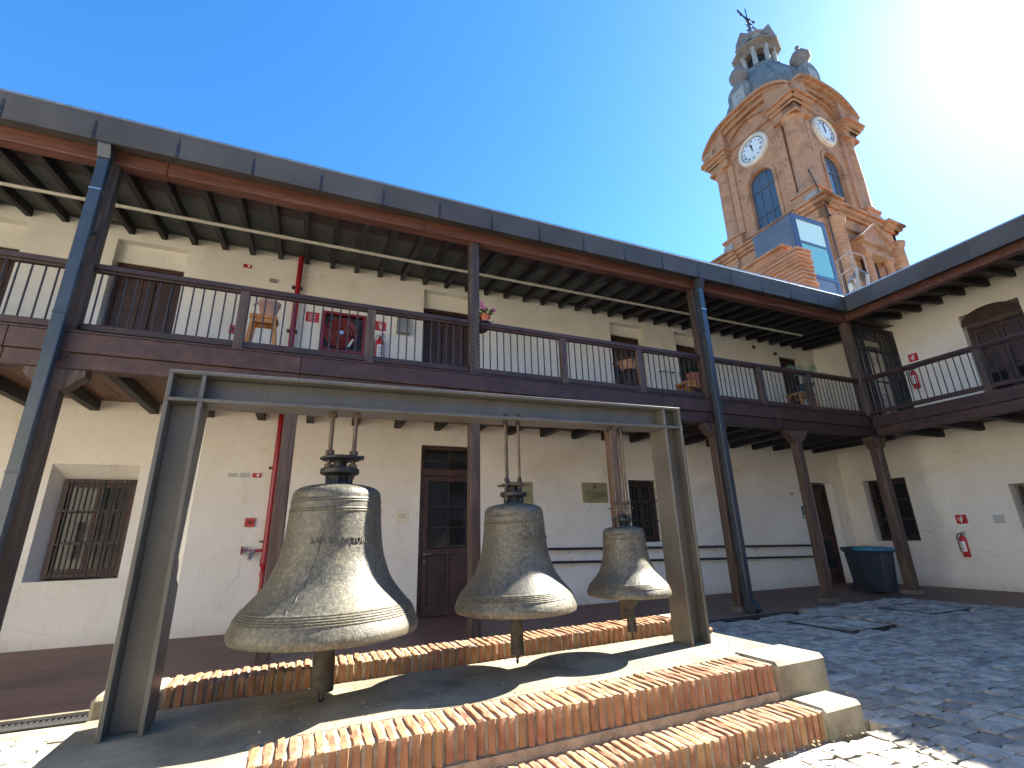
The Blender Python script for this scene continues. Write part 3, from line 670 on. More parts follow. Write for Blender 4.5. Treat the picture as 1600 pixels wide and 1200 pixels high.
# soffit pieces that close the corner
part('gutter_corner',MB().box(GX-.0,PX+.1,GY-.0,PF+.0,6.47,6.50),'gutter',B1)
part('gutter_drip',MB().box(-12,GX,GY-.035,GY-.02,6.885,6.915),'steel',B1)
part('gutter_drip',MB().box(GX-.035,GX-.02,-11,GY-.03,6.885,6.915),'steel',B2)
RA0,RA1=PF+.2,W+.1
def raf_z(y): return 6.30+(6.635-6.30)*(y-RA0)/(W-RA0)
mb=MB().add([(-.055,RA0,raf_z(RA0)),(.055,RA0,raf_z(RA0)),(.055,RA1,raf_z(RA1)),(-.055,RA1,raf_z(RA1)),(-.055,RA0,raf_z(RA0)+.20),(.055,RA0,raf_z(RA0)+.20),(.055,RA1,raf_z(RA1)+.20),(-.055,RA1,raf_z(RA1)+.20)],[(0,3,2,1),(4,5,6,7),(0,1,5,4),(1,2,6,5),(2,3,7,6),(3,0,4,7)])
me=mesh_from('rafter',mb,'rafter',(0,W,-1.65),bevel=.008)
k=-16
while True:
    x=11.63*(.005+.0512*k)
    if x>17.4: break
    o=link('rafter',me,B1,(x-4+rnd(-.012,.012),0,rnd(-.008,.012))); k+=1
# wing rafters
def rafx(x): return 6.30+.335*(x-PX-.2)/(WX-PX-.2)
a,b=PX+.2,WX+.1
mb=MB().add([(a,-.055,rafx(a)),(a,.055,rafx(a)),(b,.055,rafx(b)),(b,-.055,rafx(b)),(a,-.055,rafx(a)+.2),(a,.055,rafx(a)+.2),(b,.055,rafx(b)+.2),(b,-.055,rafx(b)+.2)],[(0,3,2,1),(4,5,6,7),(0,1,5,4),(1,2,6,5),(2,3,7,6),(3,0,4,7)])
me=mesh_from('rafter',mb,'rafter',(WX,0,-1.73),bevel=.008); y=8.45
while y>-10: link('rafter',me,B2,(0,y-5,0)); y-=.585
# ceiling: planks near the eave, boards behind
def cz(y): return raf_z(y)+.203
ny=7
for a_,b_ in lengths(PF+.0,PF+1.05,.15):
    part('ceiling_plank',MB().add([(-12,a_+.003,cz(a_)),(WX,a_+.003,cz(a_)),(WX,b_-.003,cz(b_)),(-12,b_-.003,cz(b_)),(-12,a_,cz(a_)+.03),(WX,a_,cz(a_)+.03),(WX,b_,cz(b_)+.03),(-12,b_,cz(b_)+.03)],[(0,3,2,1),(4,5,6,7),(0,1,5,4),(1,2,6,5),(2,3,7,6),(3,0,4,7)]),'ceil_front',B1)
for a_,b_ in lengths(-12,WX,1.792*1.0):
    y0,y1=PF+1.06,W+.05
    part('ceiling_board',MB().add([(a_+.004,y0,cz(y0)+.012),(b_-.004,y0,cz(y0)+.012),(b_-.004,y1,cz(y1)+.012),(a_+.004,y1,cz(y1)+.012)],[(0,3,2,1)]),'ceil_back',B1)
part('ceiling_board',MB().add([(PX,-11,rafx(PX)+.215),(WX,-11,rafx(WX)+.215),(WX,PF,rafx(WX)+.215),(PX,PF,rafx(PX)+.215)],[(0,1,2,3)]),'ceil_front',B2)
# wall plate line
part('wall_plate',MB().box(-12,WX,W-.05,W-.002,6.80,6.90),'ceil_back',B1)
# pitched roofs
def slab4(p,t): return MB().add(p+[(x,y,z-t) for x,y,z in p],[(0,1,2,3),(7,6,5,4),(0,4,5,1),(1,5,6,2),(2,6,7,3),(3,7,4,0)])
part('roof',slab4([(-12,GY+.06,6.84),(15.0,GY+.06,6.84),(21.2,14.6,8.75),(-12,14.6,8.75)],.06),'tile_roof',B1)
part('roof',slab4([(-12,14.6,8.75),(21.2,14.6,8.75),(27,20.5,6.9),(-12,20.5,6.9)],.06),'tile_roof',B1)
part('roof',slab4([(GX+.06,-11,6.84),(21.2,-11,8.75),(21.2,14.6,8.75),(15.0,GY+.06,6.84)],.06),'tile_roof',B2)
part('roof',slab4([(21.2,-11,8.75),(27,-11,6.9),(27,20.5,6.9),(21.2,14.6,8.75)],.06),'tile_roof',B2)
part('end_wall',MB().box(-12.3,-12,W,20,-1.8,7.0),'plaster',B1); part('rear_wall',MB().box(-12,27,20.2,20.45,-1.8,6.9),'plaster',B1); part('rear_wall',MB().box(26.7,26.95,-11,20.2,-1.8,6.9),'plaster',B2)
# clay tiles: the eave course singly, the courses above joined
mb=MB(); L=.48; sl=math.atan2(8.75-6.84,21.2-15.0)
n=8
for i in range(n+1):
    t=math.pi*i/n
    mb.v+= [(0,.105*math.cos(t),.085*math.sin(t)),(L,.085*math.cos(t),.07*math.sin(t)+L*math.tan(sl))]
for i in range(n): mb.f.append((2*i,2*i+1,2*i+3,2*i+2))
mb.f.append(tuple(2*i for i in range(n+1)))
me=mesh_from('roof_tile',mb,'tile_roof',smooth=True); y=8.1; rest=MB(); row=0
while y>-10.5:
    o=link('roof_tile',me,B2,(GX+.10-WX+rnd(-.02,.02),y-5,6.855+1.73+rnd(-.008,.012)))
    for q in range(1,9):
        dx=.42*q; rest.add([(GX+.10+dx+a,y+b,6.855+dx*math.tan(sl)+c_+.015) for a,b,c_ in mb.v],mb.f)
    y-=.235
part('roof_tile_field',rest,'tile_roof',B2,smooth=True,kind='stuff')
part('ridge_cap',MB().tube([(21.2,-11,8.78),(21.2,14.6,8.78)],.12,8),'tile_roof',B2,smooth=True)
# wings that close the court on the left and behind, outside the photograph
def closewing(lab,axis,d,u0,u1,sgn,loc):
    Bx=thing('courtyard_wing',lab,'building',loc); hs=[]; u=u0+1.5
    while u<u1-2: hs+= [(u,u+1.3,-.5,1.5),(u,u+1.3,3.3,6.0)]; u+=3.4
    mb=MB(); wall_cells(mb,u0,u1,-1.8,7.2,hs,d,d-sgn*.5,axis); part('wall',mb,'plaster',Bx)
    for h in hs:
        q=MB(); (q.box(h[0],h[1],min(d-sgn*.3,d-sgn*.35),max(d-sgn*.3,d-sgn*.35),h[2],h[3]) if axis=='y' else q.box(min(d-sgn*.3,d-sgn*.35),max(d-sgn*.3,d-sgn*.35),h[0],h[1],h[2],h[3])); part('window',q,'glass',Bx)
    e=d+sgn*1.0; r_=d-sgn*5
    P=[(u0,e,6.9),(u1,e,6.9),(u1,r_,9),(u0,r_,9)] if axis=='y' else [(e,u0,6.9),(e,u1,6.9),(r_,u1,9),(r_,u0,9)]
    part('roof',slab4(P,.1),'tile_roof',Bx)
closewing('long white wing closing the court on the left side','x',-11.5,-14,W,1,(-11.5,0,-1.7)); closewing('long white wing closing the court behind','y',-14,-11.5,WX,1,(0,-14,-1.7))
# downpipes
def downpipe(x,lab,zb):
    t_=thing('downpipe',lab,'downpipe',(x+.075,8.53,zb),'box section downpipes of the gallery')
    segs=[(zb+.18,1.0),(1.0,3.35),(3.35,5.55),(5.55,6.16)]
    for a,b in segs: part('pipe_section',MB().box(x,x+.155,PF-.235,PF-.085,a+.006,b-.006),'pipe_steel',t_,bevel=.012)
    for z in (1.0,3.35,5.55): part('pipe_joint',MB().box(x-.004,x+.159,PF-.239,PF-.081,z-.012,z+.012),'steel' if z>5 else 'pipe_steel',t_)
    part('pipe_elbow',MB().prism([(PF-.235,6.165),(PF-.085,6.165),(PF-.13,6.46),(GY+.02,6.44),(GY+.02,6.36)],x-.01,x+.165,'yz'),'pipe_steel',t_)
    part('pipe_shoe',MB().prism([(PF-.085,zb+.18),(PF-.085,zb+.05),(PF-.36,zb+.02),(PF-.40,zb+.10),(PF-.235,zb+.30),(PF-.235,zb+.30)][:5],x-.02,x+.175,'yz'),'pipe_steel',t_)
    for z in (-.6,2.65,4.8): part('pipe_clip',MB().box(x-.03,x+.185,PF-.10,PF-.06,z,z+.05),'iron',t_)
downpipe(-3.70,'blue grey box downpipe on the far left gallery post',zf(-3.7)); downpipe(9.03,'blue grey box downpipe right of the bell frame standing beside the cobbles',zf(9.)-.0)
# white conduit under the rafters
t_=thing('conduit','long white conduit pipe running under the dark rafters of the gallery','pipe',(3,10.25,6.42))
for a,b in lengths(-10,15.3,3.0):
    part('conduit_length',MB().tube([(a,10.25,6.425),(b,10.25,6.425)],.036,8),'zinc',t_,smooth=True); part('coupling',MB().tube([(b-.05,10.25,6.425),(b+.05,10.25,6.425)],.045,8),'zinc',t_)

# ---------------------------------------------------------------- wooden lattice screen at the corner of the gallery
t_=thing('lattice_screen','dark wooden slatted screen with a barred gate closing the gallery corner','screen',(16.5,8.8,3.12))
fr=MB(); ys,ye=8.78,8.86
for q in ((15.52,17.8,6.16,6.30),(15.52,17.8,3.112,3.22),(17.68,17.8,3.22,6.16),(15.52,17.8,5.42,5.50),(15.52,16.0,4.5,4.58),(17.08,17.8,4.5,4.58),(16.98,17.08,3.22,5.9),(16.0,16.1,3.22,5.9),(16.1,16.98,5.82,5.9)): fr.box(q[0],q[1],ys,ye,q[2],q[3])
part('screen_frame',fr,'rafter',t_)
me=mesh_from('slat',MB().box(-.044,.044,-.02,.02,0,1),'rafter')
for k in range(12):
    x=15.6+k*.185
    if 16.08<x<17.0: 
        o=link('slat',me,t_,(x-16.5,.02,5.91-3.12)); o.scale=(1,1,.25); continue
    o=link('slat',me,t_,(x-16.5,.02,.10)); o.scale=(1,1,2.95)
gt=MB()
for q in ((16.13,16.18,3.16,5.55),(16.88,16.93,3.16,5.55),(16.18,16.88,5.50,5.55),(16.18,16.88,4.35,4.40),(16.18,16.88,3.16,3.21),(16.5,16.535,3.21,5.5)): gt.box(q[0],q[1],8.74,8.77,q[2],q[3])
gg=part('gate',gt,'iron',t_)
for k in range(3):
    cx_,cz_=16.34+.34*(k%2),3.8+.62*k; sp=MB().tube([(cx_+.13*math.cos(a)*(1-a/9),8.755,cz_+.2*math.sin(a)*(1-a/9)) for a in [i*.5 for i in range(14)]],.008,5,cap=False); part('scroll',sp,'iron',gg)

# ---------------------------------------------------------------- stepped brick platform
T=lambda x:.016*(x-1.5)
P_=thing('bell_platform','raised concrete platform edged with upright red bricks carrying the bell frame','platform',(1.7,4.3,-1.66))
part('slab',MB().box(-1.35,4.60,3.98,5.10,-1.75,-1.18),'slab',P_,tilt=True)
part('slab_end',MB().box(-1.35,-.2,3.56,3.978,-1.75,-1.181),'slab',P_,tilt=True)
part('mortar_bed',MB().box(-.21,3.995,3.604,3.976,-1.75,-1.183),'mortar',P_,tilt=True)
part('mortar_bed',MB().box(-.63,4.065,3.243,3.582,-1.75,-1.461),'mortar',P_,tilt=True)
part('mortar_bed',MB().box(-.92,4.235,5.128,5.50,-1.75,-1.040),'mortar',P_,tilt=True)
part('plinth',MB().box(-.19,3.995,3.575,3.611,-1.75,-1.385),'mortar',P_,tilt=True)
part('corner_block',MB().box(4.0,4.67,3.575,4.08,-1.75,-1.165),'concrete',P_,bevel=.035,tilt=True)
part('corner_block',MB().box(4.07,4.56,3.235,3.572,-1.75,-1.448),'concrete',P_,bevel=.03,tilt=True)
part('corner_block',MB().box(4.24,4.66,5.102,5.52,-1.75,-1.03),'concrete',P_,bevel=.03,tilt=True)
part('corner_block',MB().box(-1.36,-.91,5.102,5.52,-1.75,-1.03),'concrete',P_,bevel=.03,tilt=True)
part('lower_slab',MB().box(-1.34,-.62,3.10,3.55,-1.75,-1.3),'slab',P_,tilt=True)
def brick_mesh(seed,w_,l,h,n=3):
    rg=random.Random(seed); bm=bmesh.new(); bmesh.ops.create_cube(bm,size=1)
    for v in bm.verts: v.co=Vector((v.co.x*w_,v.co.y*l,v.co.z*h))
    bmesh.ops.subdivide_edges(bm,edges=[e for e in bm.edges if abs(e.verts[0].co.y-e.verts[1].co.y)>.1],cuts=3,use_grid_fill=True)
    bmesh.ops.bevel(bm,geom=[e for e in bm.edges if e.calc_face_angle(0)>.5],offset=.008,segments=1,affect='EDGES')
    for v in bm.verts: v.co+=Vector((rg.uniform(-.005,.005),rg.uniform(-.006,.006),rg.uniform(-.006,.004)))
    me=bpy.data.meshes.new('brick'); bm.to_mesh(me); bm.free(); me.materials.append(M['brick']); return me
bms=[brick_mesh(i,.051,.375,.21) for i in range(8)]; bms2=[brick_mesh(40+i,.051,.355,.20) for i in range(8)]; bms3=[brick_mesh(80+i,.051,.38,.17) for i in range(8)]
def brick_row(x0,x1,yc,ztop,h,meshes,pitch):
    n=round((x1-x0)/pitch); pitch=(x1-x0)/n
    for i in range(n):
        x=x0+(i+.5)*pitch+rnd(-.003,.003)
        o=link('brick',random.choice(meshes),P_,(x-P_.location.x,yc+rnd(-.008,.008)-P_.location.y,ztop-h/2+T(x)+rnd(-.006,.005)-P_.location.z))
        o.rotation_euler=(rnd(-.010,.010),rnd(-.016,.016),rnd(-.012,.012)+(math.pi if random.random()<.5 else 0))
brick_row(-.18,3.985,3.775,-1.172,.21,bms,.0735); brick_row(-.60,4.055,3.405,-1.45,.20,bms2,.0735); brick_row(-.90,4.225,5.305,-1.028,.17,bms3,.0735)
bf=single('brick_fragment',MB().box(4.86,4.95,5.0,5.07,-1.13,-1.07),'brick','broken orange brick bit lying on the slab beside the right leg of the frame','brick',(4.7,5.0,-1.13),bevel=.02)
bf.location=(4.33,4.88,-1.13)

# ---------------------------------------------------------------- steel frame
Fm=thing('bell_gantry','grey steel H section portal carrying three hanging bells','gantry',(1.5,4.62,-1.18))
FL,FR=-1.13,4.17; Y0,Y1=4.50,4.80; th=.032
def hleg(x0,x1,zb):
    mb=MB().box(x0,x0+th,Y0,Y1,zb,1.17); mb.box(x1-th,x1,Y0,Y1,zb,1.17); mb.box(x0+th,x1-th,4.64,4.66,zb,1.17)
    part('leg',mb,'frame_steel',Fm,bevel=.004,tilt=True)
hleg(FL,FL+.265,-1.178); hleg(FR-.265,FR,-1.178)
mb=MB().box(FL,FR,Y0,Y1,1.172,1.202); mb.box(FL,FR,Y0,Y1,1.405,1.435); mb.box(FL+.02,FR-.02,4.64,4.66,1.202,1.405); part('beam',mb,'frame_steel',Fm,bevel=.004,tilt=True)
for x in (FL,FL+.265-th,FR-.265,FR-th): part('stiffener',MB().box(x+.001,x+th-.001,Y0+.002,Y1-.002,1.204,1.403),'frame_steel',Fm,bevel=.003,tilt=True)
for x0_,x1_ in ((FL,FL+.265),(FR-.265,FR)):
    mb=MB().tube([(x0_+th,4.635,1.19),(x1_-th,4.635,1.19)],.008,5); part('weld',mb,'frame_steel',Fm,tilt=True)

# ---------------------------------------------------------------- bells
def bell_profile(Rr,H,rs):
    """outer profile radius against height above the lip; rs = shoulder radius"""
    return [(Rr*a,H*b) for a,b in ((.945,0),(.985,.008),(1.0,.035),(.998,.06),(.965,.11),(.915,.165),(.845,.215),(.775,.262),(.70,.32),(.65,.375),(.607,.445),(.573,.51),(.548,.60),(.53,.70),(.518,.80),(.508,.88),(.497,.925),(.455,.955),(.36,.977),(.22,.991),(.06,1.0))]
def interp(pr,z):
    for (r0_,z0_),(r1_,z1_) in zip(pr,pr[1:]):
        if z0_<=z<=z1_: return r0_+(r1_-r0_)*(z-z0_)/max(z1_-z0_,1e-6)
    return pr[-1][0]
def smoothprof(pr,n=90):
    # catmull rom through the points
    out=[]; m=len(pr)
    for i in range(m-1):
        p0=pr[max(i-1,0)];p1=pr[i];p2=pr[i+1];p3=pr[min(i+2,m-1)]
        for k in range(5):
            t=k/5; out.append(tuple(.5*((2*p1[j])+(-p0[j]+p2[j])*t+(2*p0[j]-5*p1[j]+4*p2[j]-p3[j])*t*t+(-p0[j]+3*p1[j]-3*p2[j]+p3[j])*t**3) for j in (0,1)))
    out.append(pr[-1]); return out
def bell(x,Rr,zl,zt,rs,label,text,tz,ta,plates,rods,crack=False,ang=0,clz=0,clr=.05,knob=False):
    y=4.65; dz=T(x); zl+=0; H=zt-zl
    B=thing('bell',label,'bell',(x,y,zl),'bronze bells hanging from the steel frame'); B.rotation_euler=(0,0,0)
    pr=smoothprof(bell_profile(Rr,H,rs))
    # raised bands
    bands=[(.128,.0075,5,.0165),(.795,.007,2,.020),(.862,.006,2,.018)]
    zsn=[]
    for f0,amp,nn,sp in bands:
        for q in range(nn): zsn.append((f0*H+q*sp*Rr/.74,amp))
    prof=[]; N_=150
    zs=[pr[0][1]+(pr[-1][1]-pr[0][1])*i/N_ for i in range(N_+1)]
    # dense sampling along the arc near the bands
    extra=[]
    for zc,amp in zsn:
        for d in (-.008,-.004,0,.004,.008): extra.append(zc+d*Rr/.74)
    mono=sorted({max(p[1],0) for p in pr}|{z for z in extra})
    def rad(z):
        best=None
        for (r0_,z0_),(r1_,z1_) in zip(pr,pr[1:]):
            if z0_<=z<=z1_ or z1_<=z<=z0_: best=r0_+(r1_-r0_)*((z-z0_)/(z1_-z0_) if abs(z1_-z0_)>1e-6 else 0)
        return best if best is not None else pr[-1][0]
    for z in mono:
        r=rad(z)
        for zc,amp in zsn:
            d=abs(z-zc)/(Rr/.74)
            if d<.007: r+=amp*(1-d/.007)*Rr/.74
        prof.append((r,z))
    prof=[(Rr*.93,-.002)]+prof
    inner=[(max(r-.09*Rr,.01),z-.0) for r,z in smoothprof(bell_profile(Rr,H,rs))[2:-14:3] if z>.02]
    inner=[(Rr*.80,.06*H)]+[p for p in inner if p[1]>.1*H]
    full=[(.01,H*.93)]+inner[::-1]+prof
    mb=MB().lathe(full,(x,y,zl),72,capb=False,capt=False)
    # slight dents so that the casting is not perfect
    rg=random.Random(int(Rr*1000)); ph=[rg.uniform(0,6.28) for _ in range(4)]
    vs=[]
    for vx,vy,vz in mb.v:
        a=math.atan2(vy-y,vx-x); s=1+.0022*math.sin(3*a+ph[0]+vz*2)+.0014*math.sin(7*a+ph[1]-vz*5); vs.append((x+(vx-x)*s,y+(vy-y)*s,vz))
    mb.v=vs
    part('bell_body',mb,'bronze',B,smooth=True)
    # crown flange and neck
    q_=Rr/.74
    cr=MB().lathe([(rs*.33,H-.012),(rs*.27,H+.03*q_),(rs*.31,H+.065*q_),(rs*.45,H+.088*q_),(rs*.455,H+.10*q_),(rs*.455,H+.125*q_),(rs*.43,H+.135*q_),(rs*.2,H+.137*q_)],(x,y,zl),28)
    for k in range(6):
        a=k*math.pi/3+.3; cr.box(x+rs*.30*math.cos(a)-.012,x+rs*.30*math.cos(a)+.012,y+rs*.30*math.sin(a)-.012,y+rs*.30*math.sin(a)+.012,zl+H-.005,zl+H+.085*q_)
    part('crown',cr,'iron',B,smooth=True)
    zc=zl+H+.137*q_
    part('crown_boss',MB().lathe([(rs*.17,0),(rs*.14,.085*q_)],(x,y,zc-.002),16),'black',B,smooth=True)
    # upper clamp plates
    if plates=='round':
        part('clamp_plate',MB().lathe([(rs*.42,0),(rs*.48,.01),(rs*.48,.022),(rs*.44,.032)],(x,y,zc+.072),28).box(x+rs*.36,x+rs*.54,y-.04,y+.04,zc+.088,zc+.118),'iron',B,smooth=True)
        ztop=zc+.085
    elif plates=='square':
        part('clamp_plate',MB().box(x-rs*.44,x+rs*.44,y-rs*.36,y+rs*.36,zc+.062,zc+.08),'rust',B,bevel=.004); ztop=zc+.06
    else:
        m_=MB(); 
        for dy in (-.06,.06): m_.box(x-rs*.50,x+rs*.52,y+dy-.018,y+dy+.018,zc+.10,zc+.112)
        part('clamp_plate',m_,'rust',B); ztop=zc+.10
    for (dx,dy) in rods:
        r=.020 if len(rods)==2 else .0125
        zb=1.172+T(x+dx)
        rod=MB().tube([(x+dx,y+dy,zc-.09),(x+dx,y+dy,zb+.075)],r,10); part('rod',rod,'rust',B,smooth=True)
        nt_=MB()
        for z in (zb-.045,zb+.031,zc+.0,zc-.055,ztop+.04): nt_.lathe([(r*1.9,0),(r*1.9,.04)],(x+dx,y+dy,z),6)
        part('nut',nt_,'rust' if len(rods)==2 else 'iron',B)
    # clapper
    c=MB().tube([(x,y,zl+H*.9),(x,y,zl+.1)],.02,8)
    if knob: c.lathe([(.012,-.30),(.050,-.29),(.046,-.16),(.030,-.075),(.075,-.03),(.092,.015),(.070,.06),(.02,.10)],(x,y,zl-.06),18)
    else: c.lathe([(.012,-clz),(clr*1.05,-clz+.01),(clr*1.0,-clz*.5),(clr*.82,-.03),(clr*1.15,.02),(clr*1.5,.06),(clr*.8,.12),(.02,.15)],(x,y,zl),18)
    cl=part('clapper',c,'clapper',B,smooth=True)
    zr=zl-(clz if not knob else .36)
    ring=MB().tube([(x+.0+.018*math.cos(a),y+.026*math.cos(a),zr-.030+.034*math.sin(a)) for a in [i*math.pi/6 for i in range(13)]],.008,6,cap=False); part('ring',ring,'iron',cl,smooth=True)
    # raised lettering
    if text:
        sz=.050*Rr/.74; r0_=rad(tz*H); m_=MB()
        for i,ch in enumerate(text):
            if ch==' ':
                part('inscription',m_,'bronze',B); m_=MB(); continue
            s=(i-(len(text)-1)/2)*sz*.82; a=ta+s/r0_
            vs,fs=text_mesh(ch,sz*1.25,.006)
            # letter plane faces outward at angle a, measured from -Y towards +X
            ca,sa=math.cos(a),math.sin(a); slope=math.atan2(rad(tz*H-.03)-rad(tz*H+.03),.06)
            out=[]
            for vx,vy,vz in vs:
                rr=r0_+.003+vz-vy*math.tan(slope); out.append((x+rr*sa+vx*ca,y-rr*ca+vx*sa,zl+tz*H+vy))
            m_.add(out,fs)
        part('inscription',m_,'bronze',B)
    if crack:
        pts=[]
        for i in range(46):
            f=.02+.66*i/45; a=-.18-.42*(1-f/.7)*.35+.05*math.sin(i*.9)*.4+rg.uniform(-.006,.006); a=-.62+.55*f+.012*math.sin(i*1.3)
            r=rad(f*H)+.0012; pts.append((x+r*math.sin(a),y-r*math.cos(a),zl+f*H))
        part('crack',MB().tube(pts,.0022,5),'blackpaint',B)
    return B
bell(.262,.735,-.715,.50,.372,'largest bronze bell, cracked down its left side, hanging nearest the left leg','SAN CRISTOBAL',.60,.12,'round',[(-.10,0),(.108,0)],crack=True,clz=.42,clr=.085)
bell(1.965,.585,-.665,.335,.303,'middle sized grey bronze bell with a faint raised inscription hanging in the centre','MARIA CARMEN',.66,.42,'square',[(-.10,-.065),(-.035,.065),(.045,-.065),(.105,.065)],clz=.385,clr=.06)
bell(3.272,.44,-.615,.093,.232,'smallest dark bronze bell with a knobbed clapper hanging nearest the right leg','AMEN',.66,.66,'bars',[(-.098,-.06),(-.045,.06),(.05,-.06),(.098,.06)],clz=.36,clr=.05,knob=True)

# ---------------------------------------------------------------- fittings on the walls
YW=W-.05; YU=W
# red fire riser with valves
t_=thing('fire_riser','red fire riser pipe running up the wall behind the largest bell','pipe',(-.66,W-.12,zf(-.6)))
rx=-.66
part('pipe',MB().tube([(rx,W-.14,-.28),(rx,W-.14,6.75)],.062,14),'red',t_,smooth=True); part('pipe_reducer',MB().lathe([(.045,0),(.05,.1),(.078,.14),(.078,.26),(.062,.3)],(rx,W-.14,-.55),14),'red',t_,smooth=True)
part('lower_pipe',MB().tube([(rx,W-.14,zf(rx)),(rx,W-.14,-.53)],.040,12),'red',t_,smooth=True)
for z in (-.95,-.62): part('flange',MB().lathe([(.058,0),(.058,.08)],(rx,W-.14,z),12),'red',t_,smooth=True)
for z in (.05,1.55,4.75,5.9): part('pipe_bracket',MB().box(rx-.13,rx+.10,W-.16,W-.02,z-.015,z+.02),'iron',t_)
for z in (-.12,3.72):
    v=part('valve',MB().tube([(rx-.05,W-.14,z),(rx-.20,W-.14,z)],.030,10),'red',t_,smooth=True)
    part('coupling',MB().tube([(rx-.20,W-.14,z),(rx-.25,W-.16,z-.06),(rx-.27,W-.22,z-.17)],.036,10),'steel',v,smooth=True)
    part('handwheel',MB().tube([(rx-.2,W-.14,z+.01),(rx-.42,W-.14,z+.01)],.012,6).lathe([(.085,0),(.085,.02)],(rx-.44,W-.14,z+.01),14,'x'),'red',v,smooth=True)
def plate(name,x0,x1,z0,z1,y,mat,lab,cat,d=.02,axis='y',group=None,bev=.004):
    mb=MB().box(x0,x1,y-d,y-.001,z0,z1) if axis=='y' else MB().box(y-d,y-.001,x0,x1,z0,z1)
    t_=thing(name,lab,cat,((x0+x1)/2,y,z0) if axis=='y' else (y,(x0+x1)/2,z0),group); part('plate',mb,mat,t_,bevel=bev); return t_
def cx_(a): return a*W
plate('switch_plate',-1.535,-1.385,1.35,1.43,YW,'paleplate','pale grey wall plate left of another one, above the call point','wall plate',group='pale plates on the wall'); plate('switch_plate',-1.325,-1.15,1.35,1.44,YW,'paleplate','pale grey wall plate between its twin and the small red plate','wall plate',group='pale plates on the wall')
t_=plate('alarm_light',-1.09,-.92,1.35,1.44,YW,'red2','small red alarm light on the lower wall beside two pale plates','alarm'); part('lens',MB().lathe([(.03,0),(.02,.02)],(-.98,YW-.04,1.395),10,'y'),'white',t_)
t_=plate('alarm_call_point',-1.105,-.93,.35,.52,YW,'red2','red fire alarm call point on the lower wall left of the riser pipe','alarm',d=.05); part('button',MB().box(-1.06,-.975,YW-.056,YW-.051,.41,.45),'black',t_)
t_=plate('alarm_light',-1.89,-1.71,6.27,6.36,YU,'red2','small red alarm light high on the upper gallery wall','alarm'); part('lens',MB().lathe([(.03,0),(.02,.02)],(-1.77,YU-.04,6.31),10,'y'),'white',t_)
plate('junction_box',-1.30,-1.14,5.99,6.07,YU,'greybox','small grey junction box on the upper wall left of the riser','box',d=.05)
t_=plate('alarm_call_point',-1.96,-1.86,4.55,4.75,YU,'red2','red call point on the upper wall behind the rail post','alarm',d=.05); part('button',MB().box(-1.94,-1.88,YU-.056,YU-.051,4.62,4.67),'black',t_)
def pictosign(x0,x1,z0,z1,y,lab,axis='y',kind='ext'):
    t_=plate('fire_sign',x0,x1,z0,z1,y,'red2',lab,'sign',axis=axis,d=.012)
    Q=(lambda mb,a,b,e,f:mb.box(a,b,y-.016,y-.0125,e,f)) if axis=='y' else (lambda mb,a,b,e,f:mb.box(y-.016,y-.0125,a,b,e,f))
    m_=MB(); w_=x1-x0;h=z1-z0
    if kind=='ext':
        Q(m_,x0+w_*.44,x0+w_*.60,z0+h*.15,z0+h*.62); Q(m_,x0+w_*.47,x0+w_*.57,z0+h*.66,z0+h*.76); Q(m_,x0+w_*.34,x0+w_*.56,z0+h*.78,z0+h*.84); Q(m_,x0+w_*.34,x0+w_*.38,z0+h*.45,z0+h*.77); Q(m_,x0+w_*.70,x0+w_*.76,z0+h*.3,z0+h*.7)
    else:
        for q in range(5): Q(m_,x0+w_*.2,x0+w_*(.8-.1*(q%2)),z0+h*(.15+.15*q),z0+h*(.20+.15*q))
    part('pictogram',m_,'white' if kind=='ext' else 'paleplate',t_); return t_
pictosign(-.42,-.12,5.10,5.36,YU,'red sign with lines of text left of the hose cabinet',kind='text'); pictosign(1.21,1.48,5.11,5.36,YU,'red fire extinguisher sign on the upper gallery wall')
pictosign(8.27,8.54,.05,.30,WX-.05,'red extinguisher sign on the right wing wall at ground level',axis='x')
pictosign(8.29,8.56,5.12,5.38,WX,'red extinguisher sign upstairs on the right wing wall',axis='x')
plate('wall_plate_sign',7.43,7.67,.03,.26,WX-.05,'paleplate','pale grey square plate right of the red sign on the wing','plate',axis='x')
plate('grey_wall_box',1.75,2.08,5.08,5.52,YU,'greybox','grey metal box on the upper wall left of a dark door','box',d=.16)
# hose cabinet
t_=thing('hose_cabinet','red framed fire hose cabinet with a coiled hose upstairs','cabinet',(.47,YU,4.4))
fr=MB(); a,b,c_,d_=-.04,.98,4.36,5.40
for q in ((a,a+.07,c_,d_),(b-.07,b,c_,d_),(a+.07,b-.07,d_-.07,d_),(a+.07,b-.07,c_,c_+.07)): fr.box(q[0],q[1],YU-.14,YU-.001,q[2],q[3])
part('cabinet_frame',fr,'red3',t_,bevel=.006); part('cabinet_back',MB().box(a+.07,b-.07,YU-.02,YU-.002,c_+.07,d_-.07),'black',t_)
rl=part('hose_reel',MB().lathe([(.40,0),(.40,.02),(.1,.02)],(.42,YU-.115,4.86),28,'y'),'red3',t_,smooth=True)
for k,r in enumerate((.36,.30,.24,.18,.12)):
    part('hose_coil',MB().tube([(.42+r*math.cos(a_)+rnd(-.006,.006),YU-.128,4.86+r*math.sin(a_)) for a_ in [i*2*math.pi/28 for i in range(29)]],.030,6,cap=False),'hosered',rl,smooth=True)
part('nozzle',MB().tube([(.70,YU-.14,4.72),(.60,YU-.15,4.50)],.028,8),'white',rl); part('hanger',MB().lathe([(.05,0),(.05,.03)],(.42,YU-.165,4.86),12,'y'),'steel',rl)
